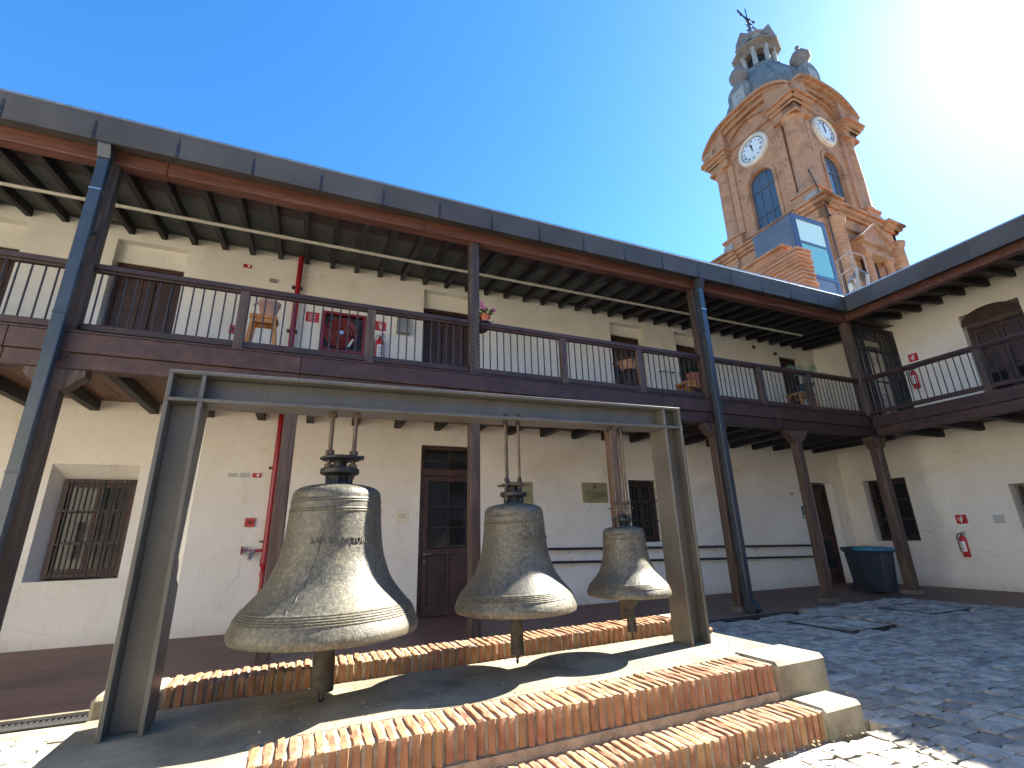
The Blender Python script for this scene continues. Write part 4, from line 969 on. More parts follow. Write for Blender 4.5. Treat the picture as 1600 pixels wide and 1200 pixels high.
# extinguishers
def extinguisher(x,y,z,lab,nx,ny,s=1.0):
    """(nx,ny) points out of the wall"""
    t_=thing('fire_extinguisher',lab,'fire extinguisher',(x,y,z),'fire extinguishers on the walls'); r=.08*s
    tx,ty=-ny,nx; cx0,cy0=x+nx*.11,y+ny*.11
    part('cylinder',MB().lathe([(r*.9,0),(r,.02),(r,.46*s),(r*.85,.51*s),(r*.35,.545*s),(r*.3,.57*s)],(cx0,cy0,z),20),'red2',t_,smooth=True)
    part('valve_head',MB().lathe([(.025,0),(.025,.05)],(cx0,cy0,z+.565*s),10).bar((cx0-tx*.02,cy0-ty*.02,z+.63*s),(cx0+tx*.12,cy0+ty*.12,z+.66*s),.02,.012).bar((cx0-tx*.02,cy0-ty*.02,z+.60*s),(cx0+tx*.12,cy0+ty*.12,z+.60*s),.02,.012),'black',t_)
    pts=[(cx0,cy0,z+.60*s),(cx0-tx*.08,cy0-ty*.08,z+.61*s),(cx0-tx*.13,cy0-ty*.13,z+.5*s),(cx0-tx*.125,cy0-ty*.125,z+.3*s),(cx0-tx*.115,cy0-ty*.115,z+.12*s)]
    part('hose',MB().tube(pts,.013,7),'black',t_,smooth=True)
    lab_=MB(); n=6; r2=r+.002
    base=math.atan2(ny,nx)
    vs=[];
    for k in range(n+1):
        a=base-.85+1.7*k/n; vs+= [(cx0+r2*math.cos(a),cy0+r2*math.sin(a),z+.14*s),(cx0+r2*math.cos(a),cy0+r2*math.sin(a),z+.40*s)]
    lab_.add(vs,[(2*k,2*k+2,2*k+3,2*k+1) for k in range(n)]); part('sticker',lab_,'white',t_)
    ln=MB(); r3=r+.0035
    for q in range(4):
        vs=[]
        for k in range(n+1):
            a=base-.6+1.2*k/n; z_=z+(.18+.05*q)*s; vs+=[(cx0+r3*math.cos(a),cy0+r3*math.sin(a),z_),(cx0+r3*math.cos(a),cy0+r3*math.sin(a),z_+.012)]
        ln.add(vs,[(2*k,2*k+2,2*k+3,2*k+1) for k in range(n)])
    part('sticker_print',ln,'ink',t_); part('wall_hook',MB().box(x-.03 if ny else min(x,x+nx*.06),x+.03 if ny else max(x,x+nx*.06),min(y,y+ny*.06) if ny else y-.03,max(y,y+ny*.06) if ny else y+.03,z+.5*s,z+.55*s),'steel',t_)
extinguisher(1.345,YU,4.14,'red fire extinguisher upstairs beside the hose cabinet',0,-1,1.28); extinguisher(WX-.05,8.47,-.86,'red fire extinguisher on the ground floor of the right wing',-1,0,1.05); extinguisher(WX,8.50,4.22,'red fire extinguisher upstairs next to the slatted screen',-1,0,1.05)
# plaques
def plaque(x0,x1,z0,z1,lab):
    t_=plate('plaque',x0,x1,z0,z1,YW,'brass',lab,'plaque',d=.025,group='bronze plaques on the lower wall'); w_=x1-x0; c=(x0+x1)/2; h=z1-z0
    e=MB().lathe([(.045,0),(.03,.006)],(c,YW-.032,z1-.12),14,'y').box(c-.05,c+.05,YW-.03,YW-.026,z1-.06,z1-.045); part('crest',e,'ink',t_)
    m_=MB()
    for q,(a,b) in enumerate(((.12,.9),(.18,.86),(.30,.72),(.34,.66))):
        xx_=x0+w_*a; z=z1-h*(.52+.10*q)
        while xx_<x0+w_*b: l=rnd(.015,.045); m_.box(xx_,xx_+l,YW-.028,YW-.0255,z,z+.016); xx_+=l+.009
    part('engraved_text',m_,'ink',t_)
    for sx in (x0+.02,x1-.03):
        for sz in (z0+.02,z1-.03): part('screw',MB().box(sx,sx+.012,YW-.03,YW-.0255,sz,sz+.012),'steel',t_)
plaque(6.92,7.73,.85,1.39,'bronze plaque on the wall between the middle and smallest bells'); plaque(4.72,5.44,.82,1.37,'bronze plaque half hidden behind the hanger of the middle bell')
t_=plate('notice',1.97,2.26,.38,.66,YW,'paper','small square cream notice left of the glazed door','notice'); m_=MB()
for z,l in ((.56,.17),(.51,.15)):
    xx_=2.01
    while xx_<2.01+l: q=rnd(.02,.035); m_.box(xx_,xx_+q,YW-.0225,YW-.0205,z,z+.014); xx_+=q+.006
part('print',m_,'ink',t_)
t_=plate('exit_sign',15.35,15.62,.36,.76,YW,'green','green emergency exit sign left of the corner door','sign',d=.012); m_=MB().box(15.40,15.57,YW-.015,YW-.0125,.40,.47).box(15.45,15.53,YW-.015,YW-.0125,.52,.60).box(15.42,15.55,YW-.015,YW-.0125,.62,.65).box(15.47,15.52,YW-.015,YW-.0125,.67,.72); part('pictogram',m_,'white',t_)
plate('junction_box',14.98,15.06,1.12,1.19,YW,'greybox','tiny dark box on the lower wall above the green sign','box',d=.05); plate('paper_sign',17.46,17.66,.22,.46,YW,'paper','small paper sign on the wall right of the corner door','sign',d=.006)
for i_,(a,z,g_) in enumerate(((14.55,6.37,''),(15.62,6.24,''))): plate('junction_box',a,a+.12,z,z+.10,YU,'wood',('small dark box high on the upper wall right of the tall downpipe','smaller dark box high on the upper wall near the palm plant')[i_],'box',d=.05)
t_=thing('dome_light','small round dome lamp on the wall below the corner of the gallery','lamp',(18.0-.25,W-.3,2.85)); part('lamp_base',MB().lathe([(.07,0),(.07,.06)],(17.6,W-.14,2.90),14),'paleplate',t_); part('lamp_dome',MB().lathe([(.06,0),(.05,-.05),(.02,-.08),(.001,-.085)],(17.6,W-.14,2.90),14),'black',t_,smooth=True)
# ramp handrails
for lab,zL,zR in (('upper dark handrail fixed to the lower wall behind the bells',-.302,-.492),('lower dark handrail fixed to the wall under the longer one',-.62,-.835)):
    x0,x1=5.75,15.45; t_=thing('handrail',lab,'handrail',(x0,YW-.1,zL),'handrails along the lower wall')
    part('rail',MB().tube([(x0,YW-.12,zL),(x1,YW-.12,zR)],.032,10),'bar',t_,smooth=True)
    k=0; x=x0+.65
    while x<x1:
        z=zL+(zR-zL)*(x-x0)/(x1-x0); part('rail_bracket',MB().tube([(x,YW-.12,z-.02),(x,YW-.12,z-.10),(x,YW-.0,z-.10)],.009,6),'steel',t_); x+=1.62
# wheelie bins
def wbin(x,y,lab,lid,lw=1.15,rot=0):
    t_=thing('wheelie_bin',lab,'bin',(x,y,zf(x)),'wheeled bins at the corner post'); z=zf(x); h=1.22
    w0,w1,d0,d1=.24,.30,.24,.31
    mb=MB().add([(x-w0,y-d0,z+.06),(x+w0,y-d0,z+.06),(x+w0,y+d0,z+.06),(x-w0,y+d0,z+.06),(x-w1,y-d1,z+h-.14),(x+w1,y-d1,z+h-.14),(x+w1,y+d1,z+h-.14),(x-w1,y+d1,z+h-.14)],[(0,3,2,1),(0,1,5,4),(1,2,6,5),(2,3,7,6),(3,0,4,7)])
    part('bin_body',mb,'bin',t_,bevel=.02)
    mb=MB().box(x-w1-.03,x+w1+.03,y-d1-.03,y+d1+.03,z+h-.16,z+h-.11); part('rim',mb,'bin',t_,bevel=.01)
    mb=MB().prism([(y-d1-.07,z+h-.105),(y+d1+.06,z+h-.105),(y+d1+.06,z+h-.03),(y,z+h),(y-d1+.02,z+h-.045)],x-w1-.05,x+w1+.05,'yz'); part('lid',mb,lid,t_,bevel=.012)
    for s in (-1,1): part('wheel',MB().lathe([(.02,-.025),(.10,-.025),(.11,0),(.10,.025),(.02,.025)],(x+s*(w0+.02),y+d0-.02,z+.11),16,'x'),'black',t_,smooth=True)
    return t_
wbin(15.28,9.92,'dark wheelie bin with a dark lid, partly hidden behind the blue lidded one','bin'); wbin(14.78,9.20,'dark wheelie bin with a blue lid standing in front beside the corner post','binblue')

# ---------------------------------------------------------------- stools and plants upstairs
ZF=3.112
def stool(x,y,h,w_,lab,mat='stoolwood'):
    t_=thing('stool',lab,'stool',(x,y,ZF),'wooden stools in the upper gallery')
    part('seat',MB().box(x-w_/2,x+w_/2,y-w_*.38,y+w_*.38,ZF+h-.075,ZF+h),mat,t_,bevel=.01)
    ap=MB()
    for s in (-1,1): ap.box(x-w_/2+.06,x+w_/2-.06,y+s*w_*.30-.012,y+s*w_*.30+.012,ZF+h-.15,ZF+h-.076)
    part('apron',ap,mat,t_)
    for sx in (-1,1):
        for sy in (-1,1): part('leg',MB().bar((x+sx*(w_/2-.06),y+sy*w_*.28,ZF+h-.077),(x+sx*(w_/2+.03),y+sy*w_*.36,ZF),.065,.065),mat,t_,bevel=.006)
    part('shelf',MB().box(x-w_/2+.02,x+w_/2-.02,y-w_*.3,y+w_*.3,ZF+h*.34,ZF+h*.34+.03),mat,t_,bevel=.004)
    return ZF+h
def pot(x,y,z,r,h,mat,lab,name='flower_pot',soil=True):
    t_=thing(name,lab,'pot',(x,y,z)); part('pot_body',MB().lathe([(r*.68,0),(r*.98,h*.80),(r*1.06,h*.80),(r*1.10,h),(r*.98,h),(r*.9,h*.86),(.01,h*.84)],(x,y,z+.001),26,capt=False),mat,t_,smooth=True); return t_
y0=9.3; z=stool(-1.03,y0,.92,.46,'orange pine stool holding a big empty terracotta bucket'); t_=pot(-.98,y0,z,.18,.31,'terracotta','large pale terracotta pot standing on the left orange stool'); part('pot_handle',MB().tube([(-1.17,y0,z+.28),(-1.24,y0,z+.25),(-1.21,y0,z+.17)],.009,6),'iron',t_)
def leafset(t_,cx,cy,cz,n,rad,ln,mat,seed,up=.5,name='foliage'):
    rg=random.Random(seed); mb=MB()
    for i in range(n):
        a=rg.uniform(0,6.28); e=rg.uniform(-.3,1.2)*up; d=Vector((math.cos(a)*math.cos(e),math.sin(a)*math.cos(e),math.sin(e))); p=Vector((cx,cy,cz))+d*rg.uniform(.2,1)*rad
        s=ln*rg.uniform(.7,1.2); side=d.cross(Vector((0,0,1))).normalized()*s*.35; tip=p+d*s+Vector((0,0,-.2*s)); mb.add([p,p+d*s*.5+side,tip,p+d*s*.5-side],[(0,1,2,3)])
    return part(name,mb,mat,t_)
# geranium on the rail by the post
t_=thing('geranium_pot','pink flowering geranium pot hooked on the gallery rail beside the middle post','plant',(3.16,8.78,4.36))
part('pot_body',MB().lathe([(.07,0),(.11,.13),(.125,.13),(.125,.17),(.02,.15)],(3.16,8.80,4.36),18),'terra_red',t_,smooth=True)
part('stand',MB().lathe([(.14,-.01),(.14,0)],(3.16,8.8,4.36),16).bar((3.03,8.6,4.22),(3.28,8.6,4.33),.012,.012),'iron',t_)
leafset(t_,3.18,8.80,4.55,60,.14,.09,'leaf',3); rg=random.Random(5)
for (fx,fz) in ((3.06,4.76),(3.34,4.66),(3.12,4.68)):
    m_=MB().tube([(3.16,8.8,4.5),(fx,8.74,fz)],.005,4); part('stem',m_,'leaf',t_)
    m_=MB()
    for k in range(26):
        a=rg.uniform(0,6.28);e=rg.uniform(-1.5,1.5);r=.045; p=Vector((fx+r*math.cos(a)*math.cos(e),8.74+r*math.sin(a)*math.cos(e),fz+r*math.sin(e)*.8)); s=.02
        m_.add([p+Vector((s,0,0)),p+Vector((0,s*.4,s)),p-Vector((s,0,0)),p-Vector((0,s*.4,s))],[(0,1,2,3)])
    part('blossom',m_,'petal',t_)
# barley twist stand below it
t_=thing('twisted_stand','dark barley twist plant stand behind the rail beside the middle post','stand',(3.10,9.05,ZF)); m_=MB()
n=60
for i in range(n): pass
pts=[(3.08+.03*math.cos(i*.55),9.05+.03*math.sin(i*.55),ZF+.02+1.12*i/70) for i in range(71)]; pts2=[(3.08-.03*math.cos(i*.55),9.05-.03*math.sin(i*.55),ZF+.02+1.12*i/70) for i in range(71)]
part('twisted_column',MB().tube(pts,.032,7).tube(pts2,.032,7),'wood',t_,smooth=True); part('stand_top',MB().lathe([(.10,0),(.20,.05),(.22,.08)],(3.1,9.05,ZF+1.13),20),'wood',t_,smooth=True)
# plant stand with terracotta bowl
xs,ys_=7.18,9.35; t_=thing('plant_stand','ornate dark plant stand with a shallow clay bowl in front of an upstairs door','stand',(xs,ys_,ZF))
part('stand_column',MB().lathe([(.16,0),(.18,.04),(.06,.10),(.05,.3),(.11,.42),(.05,.55),(.06,.75),(.14,.82)],(xs,ys_,ZF),18),'wood',t_,smooth=True)
for k in range(3):
    a=k*2.09+.4; part('foot',MB().tube([(xs,ys_,ZF+.14),(xs+.16*math.cos(a),ys_+.16*math.sin(a),ZF+.10),(xs+.27*math.cos(a),ys_+.27*math.sin(a),ZF+.02)],.02,6),'iron',t_,smooth=True)
pb=pot(xs,ys_,ZF+.82,.25,.20,'terracotta','shallow clay bowl of dry leaves on the ornate plant stand','clay_bowl'); M['dryleaf']=noisy('dry_leaf',(.16,.10,.05),(.28,.18,.09),12,.7,bs=0); leafset(pb,xs,ys_,ZF+.98,110,.30,.13,'dryleaf',8,.35,'dry_foliage')
z=stool(9.30,9.55,.74,.62,'pine stool upstairs carrying a red pot behind the tall downpipe'); pr_=pot(9.47,9.55,z,.18,.28,'terra_red','red terracotta pot with a green plant on the stool by the downpipe'); leafset(pr_,9.47,9.55,z+.36,90,.26,.16,'leaf',12)
z=stool(14.42,10.1,1.05,.75,'low pale bench near the corner of the upper gallery'); pr_=pot(14.62,10.0,z,.22,.32,'darkpot','dark green pot holding a young palm on the corner bench')
m_=MB(); rg=random.Random(9)
for k,(a,l,zz_) in enumerate(((-.2,.95,.50),(.25,.85,.70),(3.0,.55,.62),(1.2,.5,.8),(-1.4,.6,.6),(2.3,.5,.75))):
    pts=[Vector((14.62+math.cos(a)*l*t_i,10.0+math.sin(a)*l*t_i*.6,z+.3+zz_*math.sin(min(t_i*1.5,1.57)))) for t_i in [i/8 for i in range(9)]]
    for i in range(3,8):
        p,q=pts[i],pts[i+1]; d=(q-p); sd_=Vector((-d.y,d.x,0)).normalized()
        for s in (-1,1):
            for j in (0,.5): b_=p+d*j; m_.add([b_,b_+d*.5+sd_*s*.05,b_+sd_*s*.20+d*.6+Vector((0,0,-.05)),b_+d*.1+sd_*s*.03],[(0,1,2,3)])
    m_.tube(pts,.008,4)
part('palm_fronds',m_,'palm',pr_)
# short rail fittings seen right of the downpipe
single('wall_hook_rail',MB().tube([(10.1,W-.02,4.95),(10.1,W-.12,4.95),(10.55,W-.12,4.95)],.014,6).lathe([(.03,0),(.03,.05)],(10.55,W-.14,4.95),8,'x'),'iron','short dark iron bar on the upper wall between two dark doors','hook',(10.1,W,4.95))

# ---------------------------------------------------------------- clock tower
TW=thing('clock_tower','tall red brick baroque clock tower with a grey dome and iron cross','tower',(46.6,28.85,-1.6),rot=R(3))
Z0=1.6   # tower meshes use heights above -1.6
def tpart(name,mb,mat,smooth=False,bevel=0,parent=None,rot=0,label=None):
    me=mesh_from(name,mb,mat,(0,0,-1.6),smooth,bevel); o=link(name,me,parent or TW); 
    if rot: o.rotation_euler=(0,0,rot)
    if label: o['label']=label
    return o
H4=[0,math.pi/2,math.pi,-math.pi/2]
def four(name,mb,mat,**k):
    if name not in NOSPLIT and name!='putlog_hole':
        ps=islands(mb)
        for q in ps[1:]:
            m2=mesh_from(name,q,mat,(0,0,-1.6),k.get('smooth',False),k.get('bevel',0))
            for a in H4: link(name,m2,TW,rot=a)
        mb=ps[0]
    me=mesh_from(name,mb,mat,(0,0,-1.6),k.get('smooth',False),k.get('bevel',0)); out=[]
    for a in H4: out.append(link(name,me,TW,rot=a))
    return out
tpart('base_wall',MB().box(-5.3,5.3,-5.3,5.3,-1.6,28.6),'tbrick'); tpart('belfry_core',MB().box(-4.25,4.25,-4.25,4.25,28.6,44.6),'tbrick')
# one side is drawn facing -Y and turned four times
# lower stage
four('base_pier',MB().box(-5.75,-4.1,-5.75,-5.3,10,28.2).box(4.1,5.75,-5.75,-5.3,10,28.2),'tbrick')
for s in (-1,1):
    four('base_column',MB().lathe([(.95,0),(.95,.4),(.80,.6),(.76,4),(.70,7.6),(.85,7.8),(.95,8.2)],(s*4.85,-5.8,18.6),20),'trim',smooth=True)
    four('aedicule_column',MB().lathe([(.5,0),(.5,.3),(.36,.5),(.36,3.2),(.48,3.4),(.48,3.6)],(s*1.75,-6.2,20.3),16),'trim',smooth=True)
four('niche',MB().box(-1.05,1.05,-5.6,-5.32,19.6,24.2),'blackpaint')
mb=MB(); 
for z0_,z1_,o_,w_ in ((23.9,24.3,6.55,2.3),(24.3,25.0,6.3,2.1),(25.0,25.3,6.6,2.3)): mb.box(-w_,w_,-o_,-5.3,z0_,z1_)
mb.prism([(-2.5,25.32),(2.5,25.32),(0,27.1)],-6.55,-5.3); four('aedicule',mb,'trim',bevel=.03)
mb=MB().prism([(-2.75,25.30),(-2.5,25.30),(0,27.08),(2.5,25.3),(2.75,25.3),(0,27.36)],-6.8,-6.0); four('pediment_moulding',mb,'trim')
for z0_,z1_,o_ in ((26.9,27.3,5.95),(27.3,28.2,5.8),(28.2,28.55,6.05),(28.55,28.9,6.35),(28.9,29.15,6.6)):
    mb=MB(); mb.box(-5.75-(o_-5.75),-3.6,-o_,-5.2,z0_,z1_) ; mb.box(3.6,o_,-o_,-5.2,z0_,z1_); mb.box(-3.6,3.6,-o_+.35,-5.2,z0_,z1_-.003); four('cornice_course',mb,'trim',bevel=.03)
# pedestals and upper plinth
mb=MB(); mb.box(-5.25,-3.0,-5.35,-4.2,29.15,30.9); mb.box(3.0,5.25,-5.35,-4.2,29.15,30.9); mb.box(-5.35,-2.9,-5.5,-4.2,30.9,31.15); mb.box(2.9,5.35,-5.5,-4.2,30.9,31.15); mb.box(-3,3,-4.9,-4.2,29.15,30.1); mb.box(-3,3,-5.05,-4.2,30.1,30.25)
four('pedestal',mb,'trim',bevel=.03); four('stone_block',MB().box(-5.3,-4.2,-5.45,-5.3,29.5,30.4).box(4.2,5.3,-5.45,-5.3,29.5,30.4),'stonegrey')
# bay wall with an arched opening
mb=MB(); wv=1.42; zs_,za=35.9,37.1; y0_,y1_=-4.75,-4.2; n=14
mb.box(-2.95,-wv,y0_,y1_,30.25,zs_); mb.box(wv,2.95,y0_,y1_,30.25,zs_)
poly=[(-2.95,zs_),(-wv,zs_)]+[(-wv*math.cos(math.pi*k/n),zs_+1.2*math.sin(math.pi*k/n)) for k in range(1,n)]+[(wv,zs_),(2.95,zs_),(2.95,42.0),(-2.95,42.0)]
for i in range(n):
    a0_=(-wv*math.cos(math.pi*i/n),zs_+1.2*math.sin(math.pi*i/n)); a1_=(-wv*math.cos(math.pi*(i+1)/n),zs_+1.2*math.sin(math.pi*(i+1)/n))
    mb.add([(a0_[0],y0_,a0_[1]),(a1_[0],y0_,a1_[1]),(a1_[0],y0_,37.2),(a0_[0],y0_,37.2)],[(0,1,2,3)]); mb.add([(a0_[0],y0_,a0_[1]),(a1_[0],y0_,a1_[1]),(a1_[0],y1_,a1_[1]),(a0_[0],y1_,a0_[1])],[(0,1,2,3)])
mb.box(-2.95,-wv,y0_,y1_,zs_,37.2); mb.box(wv,2.95,y0_,y1_,zs_,37.2); mb.box(-2.95,2.95,y0_,y1_,37.2,42.0)
four('bay_wall',mb,'tbrick')
mb=MB()
for i in range(n):
    t0,t1=math.pi*i/n,math.pi*(i+1)/n
    q=[(-(wv+.05)*math.cos(t0),zs_+1.25*math.sin(t0)),(-(wv+.05)*math.cos(t1),zs_+1.25*math.sin(t1)),(-(wv+.38)*math.cos(t1),zs_+1.6*math.sin(t1)),(-(wv+.38)*math.cos(t0),zs_+1.6*math.sin(t0))]; mb.prism(q,-4.87,-4.74)
mb.box(-wv-.38,-wv-.05,-4.87,-4.74,30.3,zs_); mb.box(wv+.05,wv+.38,-4.87,-4.74,30.3,zs_); four('arch_moulding',mb,'trim')
wf=MB(); 
for x in (-wv,-.50,.42,wv-.08): wf.box(x,x+.09,-4.42,-4.32,30.25,zs_+(1.05 if abs(x)<1 else 0))
wf.box(-wv,wv,-4.43,-4.33,35.0,35.12); wf.box(-wv,wv,-4.43,-4.33,31.9,31.98)
for i in range(n):
    t0,t1=math.pi*i/n,math.pi*(i+1)/n; q=[(-(wv-.1)*math.cos(t0),zs_+1.1*math.sin(t0)),(-(wv-.1)*math.cos(t1),zs_+1.1*math.sin(t1)),(-wv*math.cos(t1),zs_+1.2*math.sin(t1)),(-wv*math.cos(t0),zs_+1.2*math.sin(t0))]; wf.prism(q,-4.43,-4.33)
win=four('window',wf,'bluesteel')
poly=[(-wv,30.25),(wv,30.25),(wv,zs_)]+[(wv*math.cos(math.pi*k/n),zs_+1.18*math.sin(math.pi*k/n)) for k in range(1,n)]+[(-wv,zs_)]
gme=mesh_from('glass_pane',MB().prism(poly,-4.32,-4.27),'glass_tower',(0,0,-1.6))
for o in win: link('glass_pane',gme,o)
# columns and pilasters of the belfry
for s in (-1,1):
    four('corner_column',MB().lathe([(1.0,0),(1.0,.25),(.84,.45),(.82,4),(.76,8.6),(.9,8.75),(.98,9.0)],(s*4.25,-4.45,31.15),24),'tbrick',smooth=True)
    four('pilaster',MB().box(s*3.05-.35,s*3.05+.35,-4.98,-4.2,31.15,40.2),'tbrick')
mb=MB()
for s in (-1,1):
    for z0_,z1_,o_,hw_ in ((40.15,40.5,5.45,1.25),(40.5,41.2,5.3,1.15),(41.2,41.5,5.55,1.30),(41.5,41.85,5.9,1.5),(41.85,42.1,6.15,1.7)): mb.box(s*4.15-hw_,s*4.15+hw_,-o_,-4.0,z0_,z1_)
four('entablature',mb,'trim',bevel=.03)
mb=MB()
for s in (-1,1): mb.prism([(s*4.3-1.55,42.1),(s*4.3+1.55,42.1),(s*4.3+1.55,43.3 if s>0 else 43.3),(s*4.3-s*1.4,44.9) if s>0 else (s*4.3-s*1.4,44.9),(s*4.3-1.55 if s>0 else s*4.3-1.55,44.7 if s>0 else 43.3)],-5.55,-4.2)
four('pediment_end',mb,'trim')
mb=MB().box(-2.9,2.9,-5.0,-4.3,41.9,42.15); four('string_course',mb,'trim')
def archband(mb,hw_,zc,drop,tk,ya,yb,n=18,pw=2):
    for i in range(n):
        s0,s1=-hw_+2*hw_*i/n,-hw_+2*hw_*(i+1)/n; f=lambda s:zc-drop*abs(s/hw_)**pw
        mb.prism([(s0,f(s0)-tk),(s1,f(s1)-tk),(s1,f(s1)),(s0,f(s0))],ya,yb)
for (hw_,zc,dr,tk,ya) in ((5.6,45.7,2.3,.32,-6.0),(5.45,45.36,2.2,.3,-5.65),(5.3,45.04,2.1,.5,-5.25)):
    mb=MB(); archband(mb,hw_,zc,dr,tk,ya,-4.0,22,3.2); four('arched_cornice',mb,'trim')
mb=MB(); archband(mb,2.9,44.2,1.4,.22,-5.1,-4.6); four('inner_arch',mb,'trim')
mb=MB(); archband(mb,4.9,44.9,1.8,2.9,-4.8,-4.1,18,3.2); mb.box(-4.3,4.3,-4.79,-4.1,42.0,43.2); four('tympanum',mb,'tbrick')
# clocks
dial=MB().lathe([(1.36,0),(1.36,.06)],(0,-4.95,39.95),48,'y'); ringp=MB().lathe([(1.36,.0),(1.38,-.10),(1.50,-.22),(1.60,-.12),(1.74,-.10),(1.84,.10),(1.84,.2)],(0,-4.93,39.95),56,'y',capb=False,capt=False)
dm=mesh_from('dial',dial,'clockface',(0,0,-1.6)); 
rom=['XII','I','II','III','IIII','V','VI','VII','VIII','IX','X','XI']; nms=[]
for i,s in enumerate(rom):
    a=i*math.pi/6; vs,fs=text_mesh(s,.36,.01); out=[]
    for vx,vy,vz in vs:
        vx*=.85; X_,Z_=vx,vy+1.04; out.append((X_*math.cos(a)+Z_*math.sin(a),-4.97-vz,39.95-X_*math.sin(a)+Z_*math.cos(a)))
    nms.append(mesh_from('numerals',MB().add(out,fs),'blackpaint',(0,0,-1.6)))
bl=mesh_from('dial_edge',MB().lathe([(1.30,0),(1.36,-.015),(1.36,.02)],(0,-4.97,39.95),48,'y',capb=False,capt=False),'blackpaint',(0,0,-1.6))
def hand(ang,l,w_): 
    return MB().bar((-.2*math.sin(ang),-5.0,39.95-.2*math.cos(ang)),(l*math.sin(ang),-5.0,39.95+l*math.cos(ang)),w_,.03,(0,1,0))
hm=mesh_from('hand',hand(R(-3),.62,.12),'blackpaint',(0,0,-1.6)); mm_=mesh_from('hand',hand(R(-16),.92,.07),'blackpaint',(0,0,-1.6))
for o in four('clock',ringp,'clockring',smooth=True):
    for nme_,me_ in (('dial',dm),*[('numeral',q) for q in nms],('dial_edge',bl),('hour_hand',hm),('minute_hand',mm_)): link(nme_,me_,o)
# putlog holes and patches
rg=random.Random(3); mb=MB()
for z in (33,35.2,37.5,39):
    for s in (-2.2,2.2,-3.0,3.0): mb.box(s-.06,s+.06,-5.0,-4.9,z-.06,z+.06) if abs(s)>2.9 else mb.box(s-.06,s+.06,-4.78,-4.70,z-.06,z+.06)
four('putlog_hole',mb,'blackpaint')
tpart('stone_patch',MB().box(-4.7,-4.2,-4.7,-4.2,35.8,38.4),'stonegrey'); tpart('cable',MB().tube([(-4.6,-4.75,42.2),(-4.55,-4.8,38),(-4.75,-4.7,34),(-5.5,-5.5,31),(-5.95,-6.0,28),(-5.9,-6.0,18)],.05,6),'black')
# dome
prof=[(3.9,44.3),(4.4,45.2),(4.9,46.3),(4.95,47.2),(4.7,48.4),(4.2,49.5),(3.6,50.5),(2.95,51.5),(2.45,52.2),(2.3,52.8)]
tpart('dome',MB().lathe(prof,(0,0,0),32),'dome',smooth=True)
for k in range(16):
    a=k*math.pi/8; tpart('dome_rib',MB().tube([((r+.03)*math.cos(a),(r+.03)*math.sin(a),z) for r,z in prof],.07,5),'dome')
mb=MB().box(-1.35,1.35,-5.3,-2.4,45.75,48.0); 
for i in range(12):
    t0,t1=math.pi*i/12,math.pi*(i+1)/12; mb.prism([(0,48.0),(-1.35*math.cos(t0),48.0+1.2*math.sin(t0)),(-1.35*math.cos(t1),48.0+1.2*math.sin(t1))],-5.3,-2.0)
dr=four('dormer',mb,'dome'); un=mesh_from('urn',MB().lathe([(.75,0),(.8,.2),(.45,.5),(.5,.8),(1.0,1.5),(1.05,2.0),(.75,2.6),(.3,2.95),(.12,3.05),(.12,3.3),(.24,3.5),(.2,3.7),(.01,3.8)],(0,-4.5,48.8),22),'urnstone',(0,0,-1.6),smooth=True)
for o in dr: link('urn',un,o)
vo_=mesh_from('louvre',MB().box(-.8,.8,-5.37,-5.31,46.1,48.2),'stonegrey',(0,0,-1.6))
for o in dr: link('louvre',vo_,o)
# lantern
lt=tpart('lantern',MB().lathe([(2.35,0),(2.35,.25),(2.1,.4),(2.1,.6)],(0,0,53.6),8),'dome')
lt.location.z-=1.0
def lpart(name,mb,mat,smooth=False): return link(name,mesh_from(name,mb,mat,(0,0,-1.6),smooth),lt)
lpart('lantern_core',MB().lathe([(1.15,0),(1.15,3.0)],(0,0,54.1),8),'blackpaint')
for k in range(8):
    a=k*math.pi/4+math.pi/8; lpart('lantern_pier',MB().lathe([(.36,0),(.30,.2),(.28,2.3),(.38,2.5),(.38,2.7)],(1.75*math.cos(a),1.75*math.sin(a),54.2),10),'stonegrey',True)
    a2=k*math.pi/4; lpart('lantern_arch',MB().tube([(1.62*math.cos(a2)-.55*math.sin(a2)*math.cos(t),1.62*math.sin(a2)+.55*math.cos(a2)*math.cos(t),56.2+.45*math.sin(t)) for t in [i*math.pi/6 for i in range(7)]],.10,5),'urnstone')
lpart('lantern_cornice',MB().lathe([(2.0,0),(2.2,.2),(2.2,.5),(2.75,.8),(2.85,1.05),(2.5,1.3),(2.3,1.55)],(0,0,56.4),8),'urnstone')
lpart('lantern_attic',MB().lathe([(1.95,0),(1.9,1.1),(2.2,1.3),(2.1,1.5)],(0,0,57.8),8),'stonegrey'); 
for k in range(4):
    a=k*math.pi/2; m_=MB().prism([(-1.0,58.0),(1.0,58.0),(.9,58.9),(0,60.1),(-.9,58.9)],-2.25,-1.7); o=lpart('lantern_pediment',m_,'urnstone'); o.rotation_euler=(0,0,a)
lpart('lantern_cap',MB().lathe([(1.75,0),(1.6,.6),(1.0,1.2),(.5,1.5),(.3,1.8)],(0,0,59.2),16),'dome',True)
cr=lpart('cross',MB().tube([(0,0,60.8),(0,0,65.6)],.07,6).bar((-.9,0,63.9),(.9,0,63.9),.10,.12),'iron')
